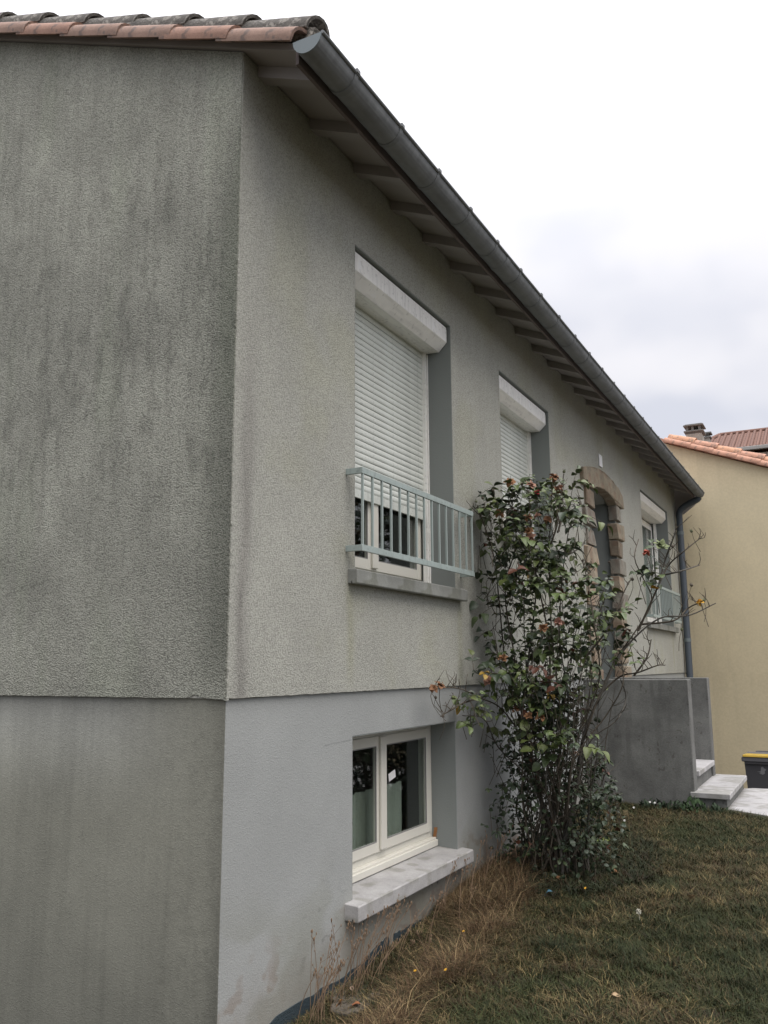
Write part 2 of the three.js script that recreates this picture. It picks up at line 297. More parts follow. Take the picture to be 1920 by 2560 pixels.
function metric(geo) {                                     // uv in metres from the dominant axis
  const g = geo.index ? geo.toNonIndexed() : geo, p = g.attributes.position, uv = new Float32Array(p.count * 2), a = new THREE.Vector3(), b = new THREE.Vector3(), c = new THREE.Vector3();
  for (let i = 0; i < p.count; i += 3) {
    a.fromBufferAttribute(p, i); b.fromBufferAttribute(p, i + 1); c.fromBufferAttribute(p, i + 2);
    const n = b.clone().sub(a).cross(c.clone().sub(a)), ax = Math.abs(n.x), ay = Math.abs(n.y), az = Math.abs(n.z);
    [a, b, c].forEach((v, k) => { const o = (i + k) * 2; if (ax >= ay && ax >= az) { uv[o] = -v.z; uv[o + 1] = v.y; } else if (ay >= az) { uv[o] = v.x; uv[o + 1] = v.z; } else { uv[o] = v.x; uv[o + 1] = v.y; } });
  }
  g.setAttribute('uv', new THREE.BufferAttribute(uv, 2)); return g;
}
function bx(x0, x1, y0, y1, z0, z1, r = 0) {
  const w = x1 - x0, h = y1 - y0, d = z1 - z0, g = r > 0 ? new RoundedBoxGeometry(w, h, d, 2, Math.min(r, w / 2.1, h / 2.1, d / 2.1)) : new THREE.BoxGeometry(w, h, d);
  g.translate((x0 + x1) / 2, (y0 + y1) / 2, (z0 + z1) / 2); return metric(g);
}
const join = (list) => mergeGeometries(list.map((g) => { const n = g.index ? g.toNonIndexed() : g; for (const k of Object.keys(n.attributes)) if (!['position', 'normal', 'uv'].includes(k)) n.deleteAttribute(k); return n; }));
function tube(points, r0, r1, sides = 6, seg) {            // tapered bent stem
  const c = new THREE.CatmullRomCurve3(points.map((p) => (p.isVector3 ? p : new THREE.Vector3(...p))), false, 'centripetal'), n = seg || Math.max(2, points.length * 4), g = new THREE.TubeGeometry(c, n, 1, sides, false), P = g.attributes.position;
  for (let i = 0; i <= n; i++) { const q = c.getPointAt(i / n), r = lerp(r0, r1, i / n); for (let j = 0; j <= sides; j++) { const k = i * (sides + 1) + j; P.setXYZ(k, q.x + (P.getX(k) - q.x) * r, q.y + (P.getY(k) - q.y) * r, q.z + (P.getZ(k) - q.z) * r); } }
  return g;
}
function wallFromShape(shape, depth, front) {              // s along the long wall (z = -s), face at x = front
  const g = new THREE.ExtrudeGeometry(shape, { depth, bevelEnabled: false, curveSegments: 24 });
  g.rotateY(Math.PI / 2); g.translate(front - depth, 0, 0); return g;
}
const rectPath = (a, b, c, d) => new THREE.Path([[a, c], [b, c], [b, d], [a, d]].map(([x, y]) => new THREE.Vector2(x, y)));

// ------------------------------------------------------------------ ground
const groundY = (x, z) => {
  let y = z < 0 ? -1.30 + 0.075 * Math.min(-z, 2.4) + 0.034 * Math.max(0, Math.min(-z, 6.4) - 2.4) : -1.30 - 0.05 * Math.min(z, 6);
  y += 0.018 * (fbm(x * 1.7 + 9, z * 1.7 + 4, 3) - 0.5) * sstep(0, 0.4, x);
  y -= 0.12 * sstep(1.02, 1.12, x) * sstep(-4.72, -4.86, z) * (z < -4.96 + Math.max(0, Math.min(x, 1.5) - 1.08) * 0.6 ? 1 : 0);
  if (z < -6.36) y = lerp(y, -2.02, sstep(-6.36, -6.42, z));
  return y;
};
{
  const xs = [-200, -60, -20, -9, -4, -1.5, -0.5], zs = [200, 60, 25, 10, 6];
  for (let x = -0.3; x <= 4.0001; x += 0.1) xs.push(x); xs.push(5, 7, 10, 16, 40, 100, 200);
  for (let z = 4; z > -6.3; z -= 0.1) zs.push(z); zs.push(-6.36, -6.42, -6.6, -7.5, -9, -10.6, -14, -24, -50, -200);
  const pos = [], uv = [], idx = [];
  for (const z of zs) for (const x of xs) { pos.push(x, groundY(x, z), z); uv.push(x, z); }
  for (let j = 0; j < zs.length - 1; j++) for (let i = 0; i < xs.length - 1; i++) { const a = j * xs.length + i, b = a + 1, c = a + xs.length, d = c + 1; idx.push(a, b, c, b, d, c); }
  const g = new THREE.BufferGeometry(); g.setAttribute('position', new THREE.Float32BufferAttribute(pos, 3)); g.setAttribute('uv', new THREE.Float32BufferAttribute(uv, 2)); g.setIndex(idx); g.computeVertexNormals();
  single('ground', g, M.soil, 'brown soil and straw thatch under the patchy lawn', null, [0, 0, 0], null, 'structure');
}

// ------------------------------------------------------------------ the grey house
const SLOPE = 0.412, roofY = (x) => 2.66 - SLOPE * x, TH = Math.atan(SLOPE);
const house = thing('grey_house', 'grey roughcast house with white roller shutters and a low tiled roof', 'house', [-4, -1.2, -5.2]);
const W1 = { s0: 0.945, s1: 2.143, y0: 0.556, y1: 2.212 }, W2 = { s0: 3.013, s1: 4.181, y0: 1.03, y1: 2.192 }, W3 = { s0: 7.865, s1: 9.66, y0: 0.60, y1: 2.2 }, LW = { s0: 0.945, s1: 2.128, y0: -0.905, y1: -0.203 };
const DOOR = { s0: 5.45, s1: 6.45, spring: 1.79, crown: 1.865, floor: -0.30 }, LEN = 10.42, E = 0.004;
{
  const r = rng(31);
  // upper gable render with a ragged lower edge and the chipped spot near the corner
  const sh = new THREE.Shape(); sh.moveTo(-0.004, 0);
  for (let x = -0.012; x > -2.6; x -= 0.012) sh.lineTo(x, 0.0025 * (r() - 0.5) + 0.013 * gauss(x + 0.15, 0.03) * (x > -0.16 ? 1 : 0.75) - 0.004 * gauss(x + 0.02, 0.03));
  sh.lineTo(-8.3, 0); sh.lineTo(-8.3, roofY(0) - 0.006); sh.lineTo(-4.15, roofY(-4.15) - 0.006); sh.lineTo(-0.004, roofY(0) - 0.006);
  const g = new THREE.ExtrudeGeometry(sh, { depth: 0.25, bevelEnabled: false }); g.translate(0, 0, -0.25);
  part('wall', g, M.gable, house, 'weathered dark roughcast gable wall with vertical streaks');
  // upper long wall
  const s2 = new THREE.Shape(); s2.moveTo(0.004, 0);
  for (let s = 0.02; s < DOOR.s0 - 0.01; s += 0.02) s2.lineTo(s, 0.0022 * (r() - 0.5));
  const dr = (a) => { s2.lineTo(DOOR.s0, 0); s2.lineTo(DOOR.s0, DOOR.spring); for (let k = 1; k < 12; k++) { const t = k / 12; s2.lineTo(lerp(DOOR.s0, DOOR.s1, t), DOOR.spring + (DOOR.crown - DOOR.spring) * (1 - (2 * t - 1) ** 2)); } s2.lineTo(DOOR.s1, DOOR.spring); s2.lineTo(DOOR.s1, 0); };
  dr(); s2.lineTo(LEN, 0); s2.lineTo(LEN, roofY(0) - 0.006); s2.lineTo(0.004, roofY(0) - 0.006);
  for (const w of [W1, W2, W3]) s2.holes.push(rectPath(w.s0 - E, w.s1 + E, w.y0 - 0.06, w.y1 + E));
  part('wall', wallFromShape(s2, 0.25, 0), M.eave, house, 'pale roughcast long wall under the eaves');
  // plinths
  const p1 = new THREE.Shape([[-8.3, -2.2], [-0.014, -2.2], [-0.014, 0.04], [-8.3, 0.04]].map((p) => new THREE.Vector2(...p)));
  const g1 = new THREE.ExtrudeGeometry(p1, { depth: 0.22, bevelEnabled: false }); g1.translate(0, 0, -0.232);
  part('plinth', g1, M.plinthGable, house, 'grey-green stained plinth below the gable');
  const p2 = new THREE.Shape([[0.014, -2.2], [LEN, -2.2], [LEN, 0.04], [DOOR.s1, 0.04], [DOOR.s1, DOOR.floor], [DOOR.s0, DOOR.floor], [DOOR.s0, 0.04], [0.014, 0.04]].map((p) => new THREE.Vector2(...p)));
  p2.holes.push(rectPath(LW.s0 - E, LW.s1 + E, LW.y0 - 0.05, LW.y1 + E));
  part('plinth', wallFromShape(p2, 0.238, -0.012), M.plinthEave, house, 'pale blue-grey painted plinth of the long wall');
  // rough arris at the corner: two half strips sharing one jittered edge
  const strip = (y0, y1, x0, rad, jit, fr) => {
    const n = Math.round((y1 - y0) / 0.005), cols = 6, A = [], UA = [], B = [], UB = [];
    for (let j = 0; j <= n; j++) { const y = lerp(y0, y1, j / n);
      for (let i = 0; i <= cols; i++) { const a = i / cols * Math.PI / 2, w = Math.sin(a * 2), rr = rad + jit * w * ((vn(y * 170 + i * 3.7, i * 5.1 + fr) - 0.45) * 2 + (vn(y * 46, 30 + fr) - 0.5));
        const x = x0 - rad + Math.sin(a) * rr, z = x0 - rad + Math.cos(a) * rr + 0.0003;
        if (i <= 3) { A.push(x, y, z); UA.push(x, y); } if (i >= 3) { B.push(x, y, z); UB.push(-z, y); } } }
    const mk = (P, U) => { const g = new THREE.BufferGeometry(), I = []; for (let j = 0; j < n; j++) for (let i = 0; i < 3; i++) { const a = j * 4 + i, b = a + 1, c = a + 4, d = c + 1; I.push(a, b, c, b, d, c); } g.setAttribute('position', new THREE.Float32BufferAttribute(P, 3)); g.setAttribute('uv', new THREE.Float32BufferAttribute(U, 2)); g.setIndex(I); g.computeVertexNormals(); return g; };
    return [mk(A, UA), mk(B, UB)];
  };
  const [ca, cb] = strip(-0.006, roofY(0) - 0.01, 0.0006, 0.014, 0.0042, 1);
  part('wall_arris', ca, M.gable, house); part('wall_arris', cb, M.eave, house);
  const [cc, cd] = strip(-1.7, 0.03, -0.0115, 0.010, 0.0022, 9);
  part('plinth_arris', cc, M.plinthGable, house); part('plinth_arris', cd, M.plinthEave, house);
  // back and far walls close the house
  part('wall', bx(-8.5, -8.31, -2.2, roofY(0) - 0.05, -LEN, -0.01), M.eave, house, 'rear wall of the grey house');
  const fs = new THREE.Shape([[-8.3, -2.2], [-0.26, -2.2], [-0.26, roofY(0) - 0.006], [-4.15, roofY(-4.15) - 0.006], [-8.3, roofY(0) - 0.006]].map((p) => new THREE.Vector2(...p)));
  const fg = new THREE.ExtrudeGeometry(fs, { depth: 0.2, bevelEnabled: false }); fg.translate(0, 0, -LEN + 0.02); part('wall', fg, M.gable, house, 'far gable wall of the grey house');
  // dark blue damp-proof coating showing at the foot of the plinth
  const dc = new THREE.Shape(); dc.moveTo(-0.3, -1.5);
  for (let s = -0.3; s <= 2.3; s += 0.018) { const gap = (s > 1.285 && s < 1.335) ? -0.14 : 0; dc.lineTo(s, -1.193 + 0.045 * sstep(0.95, 1.25, s) + 0.016 * (vn(s * 16, 3) - 0.5) + (s > 1.17 ? 0.02 * (vn(s * 55, 7) - 0.5) : 0) + gap - 0.12 * sstep(1.72, 1.9, s)); }
  dc.lineTo(2.3, -1.5); dc.lineTo(-0.3, -1.5);
  const dg = wallFromShape(dc, 0.006, -0.0075); part('coating', dg, M.coating, house, 'dark blue damp-proof coating peeling along the foot of the wall');
}

// windows of the house
const reveal = (w, xf, xb) => join([bx(xb, xf, w.y0 - 0.05, w.y1 + 0.001, -w.s0 - 0.001, -w.s0 + E + 0.002), bx(xb, xf, w.y0 - 0.05, w.y1 + 0.001, -w.s1 - E - 0.002, -w.s1 + 0.001), bx(xb, xf, w.y1 - 0.001, w.y1 + E + 0.002, -w.s1 - E - 0.001, -w.s0 + E + 0.001)]);
function roomBehind(w, name = 'room') {
  const d = 2.4, x1 = -0.252, x0 = x1 - d, y0 = w.y0 - 0.7, y1 = w.y1 + 0.25, z0 = -w.s1 - 0.9, z1 = -w.s0 + 0.65;
  part(name, join([bx(x0, x1, y0 - 0.05, y0, z0, z1), bx(x0, x1, y1, y1 + 0.05, z0, z1), bx(x0 - 0.05, x0, y0, y1, z0, z1), bx(x0, x1, y0, y1, z0 - 0.05, z0), bx(x0, x1, y0, y1, z1, z1 + 0.05)]), M.room, house, 'dim room seen through a window');
}
const frameRect = (x0, x1, s0, s1, y0, y1, t, tb = t) => join([bx(x0, x1, y0, y1, -s0 - t, -s0, 0.004), bx(x0, x1, y0, y1, -s1, -s1 + t, 0.004), bx(x0 + 0.0015, x1 - 0.0015, y1 - t, y1 - 0.001, -s1 + 0.004, -s0 - 0.004, 0.004), bx(x0 + 0.0015, x1 - 0.0015, y0 + 0.001, y0 + tb, -s1 + 0.004, -s0 - 0.004, 0.004)]);
function casement(w, xf, y0, y1, mat, opt = {}) {            // outer frame > two sashes, panes, meeting strip
  const f = part('window_frame', frameRect(xf - 0.065, xf, w.s0, w.s1, y0, y1, 0.042, opt.bottom || 0.05), mat, house, opt.label);
  const a = w.s0 + 0.036, b = w.s1 - 0.036, m = (a + b) / 2, t = opt.stile || 0.062, sy0 = y0 + (opt.bottom || 0.05) - 0.006, sy1 = y1 - 0.034;
  for (const [p, q] of [[a, m - 0.001], [m + 0.001, b]]) {
    const sh = part('sash', frameRect(xf - 0.014, xf + 0.010, p, q, sy0, sy1, t), mat, f); void sh;
    part('pane', bx(xf - 0.006, xf - 0.002, sy0 + t - 0.01, sy1 - t + 0.01, -q + t - 0.01, -p - t + 0.01), M.glass, f);
    const si = (y) => y; void si;
    part('gasket', join([bx(xf + 0.001, xf + 0.0085, sy0 + t - 0.002, sy0 + t + 0.003, -q + t, -p - t), bx(xf + 0.001, xf + 0.0085, sy1 - t - 0.003, sy1 - t + 0.002, -q + t, -p - t), bx(xf + 0.001, xf + 0.0085, sy0 + t, sy1 - t, -q + t - 0.002, -q + t + 0.003), bx(xf + 0.001, xf + 0.0085, sy0 + t, sy1 - t, -p - t - 0.003, -p - t + 0.002)]), M.gasket, f);
  }
  part('meeting_strip', bx(xf + 0.010, xf + 0.026, sy0 + 0.012, sy1 - 0.004, -m - 0.030, -m + 0.030, 0.005), mat, f);
  return f;
}
const slatGeo = (len) => {                                   // one shutter slat, length along z, hanging from its top edge at y = 0
  const s = new THREE.Shape(); s.moveTo(0, 0); s.bezierCurveTo(0.006, -0.008, 0.0075, -0.024, 0.0015, -0.0318); s.lineTo(-0.006, -0.0318); s.lineTo(-0.006, 0);
  const g = new THREE.ExtrudeGeometry(s, { depth: len, bevelEnabled: false, curveSegments: 5 }); g.translate(0, 0, -len / 2); return toCreasedNormals(g, 0.5);
};
function shutter(w, label, yBottom) {
  const xs = -0.182, xg = -0.155;
  const prof = new THREE.Shape([[-0.235, w.y1 - 0.012], [-0.022, w.y1 - 0.012], [-0.022, w.y1 - 0.026], [-0.020, w.y1 - 0.028], [-0.020, w.y1 - 0.110], [-0.024, w.y1 - 0.114], [-0.074, w.y1 - 0.164], [-0.155, w.y1 - 0.160], [-0.235, w.y1 - 0.156]].map((p) => new THREE.Vector2(...p)));
  const L = w.s1 - w.s0 - 0.026, g = new THREE.ExtrudeGeometry(prof, { depth: L, bevelEnabled: false }); g.translate(0, 0, -w.s1 + 0.013);
  const box = part('roller_shutter', metric(g), M.pvc, house, label);
  for (const s of [w.s0 + 0.0215, w.s1 - 0.0215]) part('guide_rail', join([bx(xg - 0.030, xg, w.y0 + 0.004, w.y1 - 0.162, -s - 0.020, -s - 0.009, 0.002), bx(xg - 0.030, xg, w.y0 + 0.004, w.y1 - 0.162, -s + 0.009, -s + 0.020, 0.002), bx(xg - 0.034, xg - 0.0295, w.y0 + 0.004, w.y1 - 0.162, -s - 0.0185, -s + 0.0185)]), M.pvc, box);
  if (yBottom > w.y1 - 0.2) return box;
  const len = w.s1 - w.s0 - 0.072, geo = slatGeo(len), pitch = 0.0338, sc = (w.s0 + w.s1) / 2, rr = rng(w.s0 * 1000);
  part('end_slat', bx(xs - 0.007, xs + 0.0045, yBottom, yBottom + 0.046, -sc - len / 2, -sc + len / 2, 0.002), M.slat, box);
  for (let y = yBottom + 0.046 + pitch; y < w.y1 - 0.15 + pitch; y += pitch) piece('slat', geo, M.slat, box, [xs + (rr() - 0.5) * 0.0012, y, -sc]);
  return box;
}
function sill(w, front, label, mat = M.sillDark) {
  const L = w.s1 - w.s0 + 0.13, sc = (w.s0 + w.s1) / 2, yb = w.y0 - 0.062;
  const s = new THREE.Shape([[-0.24, yb + 0.002], [front - 0.035, yb + 0.002], [front - 0.033, yb + 0.010], [front - 0.024, yb + 0.010], [front - 0.022, yb], [front - 0.002, yb], [front, yb + 0.003], [front, w.y0 - 0.004], [front - 0.004, w.y0], [-0.15, w.y0 + 0.014], [-0.24, w.y0 + 0.014]].map((p) => new THREE.Vector2(...p)));
  const g = new THREE.ExtrudeGeometry(s, { depth: L, bevelEnabled: true, bevelSize: 0.003, bevelThickness: 0.003, bevelSegments: 1 }); g.translate(0, 0, -sc - L / 2);
  return part('window_sill', metric(g), mat, house, label);
}
function railing(w, xo, top, bottom, label, n) {
  const a = w.s0 - 0.09, b = w.s1 + 0.09, t = 0.013, h = 0.03;
  const bar = (y) => join([bx(xo - t, xo, y, y + h, -b, -a, 0.0015), bx(-0.03, xo - t + 0.001, y + 0.0006, y + h - 0.0006, -a - t, -a - 0.0004, 0.0015), bx(-0.03, xo - t + 0.001, y + 0.0006, y + h - 0.0006, -b + 0.0004, -b + t, 0.0015)]);
  const r = part('guard_rail', join([bar(top), bar(bottom)]), M.rail, house, label);
  const g = new RoundedBoxGeometry(0.0105, top - bottom - h + 0.008, 0.0105, 1, 0.001);
  for (let k = 0; k < n; k++) piece('bar', g, M.rail, r, [xo - 0.0068, (top + bottom + h) / 2, -lerp(a + 0.014, b - 0.014, k / (n - 1))]);
  return r;
}
part('window_reveal', reveal(W1, -0.0015, -0.25), M.reveal, house); part('window_reveal', reveal(W2, -0.0015, -0.25), M.reveal, house); part('window_reveal', reveal(W3, -0.0015, -0.25), M.reveal, house);
part('window_reveal', reveal(LW, -0.0135, -0.25), M.reveal, house);
roomBehind(W1); roomBehind(W2); roomBehind(W3); roomBehind(LW);
shutter(W1, 'white roller shutter almost closed behind the first guard rail', 0.985);
shutter(W2, 'white roller shutter half lowered behind the rose bush', 1.30);
shutter(W3, 'white shutter box over the far window, shutter rolled up', 2.1);
casement({ ...W1, s0: 0.862 }, -0.214, W1.y0 + 0.02, W1.y1 - 0.17, M.pvcOld, { stile: 0.06, label: 'white window frame under the nearly closed shutter' });
casement(W2, -0.222, W2.y0 + 0.02, W2.y1 - 0.17, M.pvcOld, { label: 'white window frame behind the rose bush' });
casement(W3, -0.222, W3.y0 + 0.02, W3.y1 - 0.17, M.pvc, { label: 'white frame of the far window, shutter up' });
sill(W1, 0.048, 'concrete sill below the guard rail'); sill(W2, 0.048, 'concrete sill behind the rose bush'); sill(W3, 0.048, 'concrete sill of the far window');
railing(W1, 0.09, 1.004, 0.638, 'pale green metal guard rail with square bars across the near window', 15);
railing(W3, 0.09, 1.03, 0.66, 'pale green metal guard rail across the far window', 20);
// basement window
{
  const f = casement({ ...LW, s0: 0.862 }, -0.166, -0.848, LW.y1 - 0.003, M.pvcOld, { stile: 0.052, bottom: 0.042, label: 'cream double-sash basement window frame' });
  part('drip_rail', join([bx(-0.20, -0.128, -0.892, -0.858, -LW.s1 + 0.004, -LW.s0 - 0.004, 0.004), bx(-0.20, -0.140, -0.8595, -0.846, -LW.s1 + 0.004, -LW.s0 - 0.004, 0.004)]), M.pvcOld, f);
  part('paper_sticker', (() => { const g = new THREE.BoxGeometry(0.001, 0.040, 0.078); g.rotateX(0.22); g.translate(-0.1665, -0.457, -1.632); return g; })(), M.white, f, 'small pale label stuck on the right pane');
  // short pale green curtain inside, across the lower half
  const n = 120, P = [], I = []; for (let i = 0; i <= n; i++) { const s = lerp(LW.s0 - 0.25, 1.93, i / n), x = -0.262 - 0.012 * Math.sin(i * 0.55) - 0.006 * Math.sin(i * 1.7); P.push(x, -0.525, -s, x, -1.2, -s); if (i) { const a = i * 2 - 2; I.push(a, a + 1, a + 2, a + 1, a + 3, a + 2); } }
  const g = new THREE.BufferGeometry(); g.setAttribute('position', new THREE.Float32BufferAttribute(P, 3)); g.setIndex(I); g.computeVertexNormals();
  single('curtain', g, M.curtain, 'pale green half curtain hanging behind the basement window panes', 'curtain', [-0.262, -1.2, -1.3]);
  const w = { ...LW }; w.y0 = -0.912; sill(w, 0.055, 'pale worn sill of the basement window', M.sill);
  single('dead_leaf', (() => { const q = new THREE.PlaneGeometry(0.02, 0.06, 2, 4); const p = q.attributes.position; for (let i = 0; i < p.count; i++) p.setZ(i, 0.012 * Math.sin(p.getY(i) * 60)); q.rotateY(0.7); q.translate(-0.14, -0.82, -2.11); return q; })(), std({ color: lin(0.22, 0.10, 0.035), side: THREE.DoubleSide }), 'curled brown leaf caught in the corner of the basement window sill', 'leaf', [-0.14, -0.86, -2.11]);
}
// pale curtain behind the far window
{
  const n = 40, P = [], I = []; for (let i = 0; i <= n; i++) { const s = lerp(9.12, 9.56, i / n), x = -0.30 - 0.02 * Math.sin(i * 0.8); P.push(x, 2.05, -s, x, 0.6, -s); if (i) { const a = i * 2 - 2; I.push(a, a + 1, a + 2, a + 1, a + 3, a + 2); } }
  const g = new THREE.BufferGeometry(); g.setAttribute('position', new THREE.Float32BufferAttribute(P, 3)); g.setIndex(I); g.computeVertexNormals(); single('curtain', g, std({ color: lin(0.5, 0.5, 0.48), roughness: 1 }), 'white curtain hanging inside the far window beyond the doorway', 'curtain', [-0.30, 0.6, -9.3]);
}

// front door recess, door, stone surround
{
  const d = DOOR, z0 = -d.s1, z1 = -d.s0, x1 = -0.004, xb = -1.15;
  const arch = new THREE.Shape(); arch.moveTo(d.s0 - 0.05, 2.1); arch.lineTo(d.s0 - 0.05, d.spring - 0.004);
  for (let k = 0; k <= 12; k++) { const t = k / 12; arch.lineTo(lerp(d.s0, d.s1, t), d.spring - 0.004 + (d.crown - d.spring) * (1 - (2 * t - 1) ** 2)); }
  arch.lineTo(d.s1 + 0.05, d.spring - 0.004); arch.lineTo(d.s1 + 0.05, 2.1); arch.lineTo(d.s0 - 0.05, 2.1);
  part('porch_recess', join([bx(xb, x1, d.floor, d.spring, z0 - 0.05, z0 + 0.003), bx(xb, x1, d.floor, d.spring, z1 - 0.003, z1 + 0.05), metric(wallFromShape(arch, 0.9, -0.251)), bx(xb - 0.3, -0.262, d.floor - 0.06, d.floor - 0.002, z0, z1)]), M.reveal, house, 'smooth grey lining of the recessed doorway');
  const dr = part('front_door', join([bx(xb - 0.05, xb, d.floor + 0.002, 1.9, z0 + 0.005, z1 - 0.005), bx(xb, xb + 0.012, d.floor + 0.2, 0.6, z0 + 0.15, z1 - 0.15, 0.005), bx(xb, xb + 0.012, 0.75, 1.6, z0 + 0.15, z1 - 0.15, 0.005)]), M.door, house, 'grey panelled front door deep in the recess');
  part('door_handle', join([bx(xb, xb + 0.06, 0.68, 0.70, z1 - 0.10, z1 - 0.08), bx(xb + 0.045, xb + 0.06, 0.68, 0.70, z1 - 0.20, z1 - 0.08, 0.005)]), M.zincEnd, dr);
  // rough stones, alternately wide and narrow
  const rr = rng(404);
  const rough = (g, amp) => { g = mergeVertices(g.deleteAttribute('uv') && g, 1e-4); const p = g.attributes.position; const o = rr() * 90; for (let i = 0; i < p.count; i++) { const x = p.getX(i), y = p.getY(i), z = p.getZ(i); p.setXYZ(i, x + amp * 1.3 * (vn(y * 34 + o, z * 34) - 0.5) * 2, y + amp * (vn(x * 40 + o, z * 30) - 0.5) * 2, z + amp * (vn(y * 30 + o, x * 40 + 9) - 0.5) * 2); } g.computeVertexNormals(); return metric(toCreasedNormals(g, 0.3)); };
  const stoneBox = (x0, x1, y0, y1, z0_, z1_) => { const g = new RoundedBoxGeometry(x1 - x0, y1 - y0, z1_ - z0_, 3, 0.008); g.deleteAttribute('normal'); g.translate((x0 + x1) / 2, (y0 + y1) / 2, (z0_ + z1_) / 2); return rough(g, 0.011); };
  const sur = part('door_surround', (() => { // the one-piece segmental arch
    const c = -0.0, S = 5.91, out = new THREE.Shape(), n = 22; out.moveTo(S - 0.80, 1.762); 
    out.lineTo(S - 0.80, 1.90); for (let k = 1; k < n; k++) { const t = k / n * 2 - 1; out.lineTo(S + 0.80 * t, 1.90 + 0.108 * (1 - t * t)); } out.lineTo(S + 0.80, 1.90); out.lineTo(S + 0.80, 1.775 + c);
    out.lineTo(S + 0.485, 1.772); for (let k = 1; k < n; k++) { const t = 1 - k / n * 2; out.lineTo(S + 0.485 * t, 1.772 + 0.068 * (1 - t * t)); } out.lineTo(S - 0.485, 1.772); out.lineTo(S - 0.80, 1.762);
    const g = new THREE.ExtrudeGeometry(out, { depth: 0.085, steps: 3, bevelEnabled: true, bevelSize: 0.008, bevelThickness: 0.010, bevelSegments: 2 }); g.deleteAttribute('normal'); g.rotateY(Math.PI / 2); g.translate(-0.055, 0, 0); return rough(g, 0.005); })(), M.stone, house, 'brown arched stone lintel over the doorway');
  let y = 1.752, wide = false;
  for (let k = 0; k < 11; k++) { const h = 0.172 + (rr() - 0.5) * 0.02, zo = wide ? -5.135 : -5.215, zi = (wide ? -5.505 : -5.475) + (rr() - 0.5) * 0.02, y0 = Math.max(y - h, -0.25); if (y0 < y - 0.05) part('stone', stoneBox(-0.07, 0.026 + (wide ? 0.008 : 0), y0 + 0.007, y - 0.006, zi, zo + (rr() - 0.5) * 0.02), [M.stone, M.stonePale, M.stoneDark, M.stoneGrey][Math.floor(rr() * 4)], sur); y -= h + 0.012; wide = !wide; }
  y = 1.766; wide = false;
  for (let k = 0; k < 11; k++) { const h = 0.176 + (rr() - 0.5) * 0.02, zo = wide ? -6.715 : -6.615, zi = -6.405 + (rr() - 0.5) * 0.012, y0 = Math.max(y - h, -0.25); if (y0 < y - 0.05) part('stone', stoneBox(-0.07, 0.026 + (wide ? 0.008 : 0), y0 + 0.007, y - 0.006, zo + (rr() - 0.5) * 0.02, zi), [M.stone, M.stonePale, M.stoneDark, M.stoneGrey][Math.floor(rr() * 4)], sur); y -= h + 0.012; wide = !wide; }
  const pl = part('house_number_plate', bx(0.0005, 0.012, 2.072, 2.196, -5.965, -5.845, 0.003), M.white, house, 'small white plate on the wall above the door arch');
  part('plate_screw', bx(0.012, 0.0135, 2.176, 2.182, -5.912, -5.906), M.zinc, pl);
}

// roof: deck, rafters, fascia, gutter, downpipe, verge tiles
const roof = part('roof', (() => {
  const z0 = -LEN + 0.03, z1 = 0.014, sh = new THREE.Shape([[0.30, roofY(0.30)], [-4.15, roofY(-4.15)], [-8.7, roofY(0.4)], [-8.7, roofY(0.4) + 0.032], [-4.15, roofY(-4.15) + 0.034], [0.30, roofY(0.30) + 0.032]].map((p) => new THREE.Vector2(...p)));
  const g = new THREE.ExtrudeGeometry(sh, { depth: z1 - z0, bevelEnabled: false }); g.translate(0, 0, z0); return metric(g);
})(), M.soffit, house, 'low pitched roof with a dark soffit');
for (let i = 0; i < 25; i++) {
  const z = -0.135 - 0.412 * i, sh = new THREE.Shape([[-0.02, roofY(-0.02) - 0.001], [0.284, roofY(0.284) - 0.001], [0.284, roofY(0.284) - 0.045], [0.27, roofY(0.27) - 0.055], [-0.02, roofY(-0.02) - 0.055]].map((p) => new THREE.Vector2(...p)));
  const g = new THREE.ExtrudeGeometry(sh, { depth: 0.062, bevelEnabled: false }); g.translate(0, 0, z - 0.031); part('rafter', metric(g), M.rafter, roof);
}
part('fascia_board', bx(0.2845, 0.2995, 2.468, 2.572, -LEN + 0.05, 0.03), M.fascia, roof);
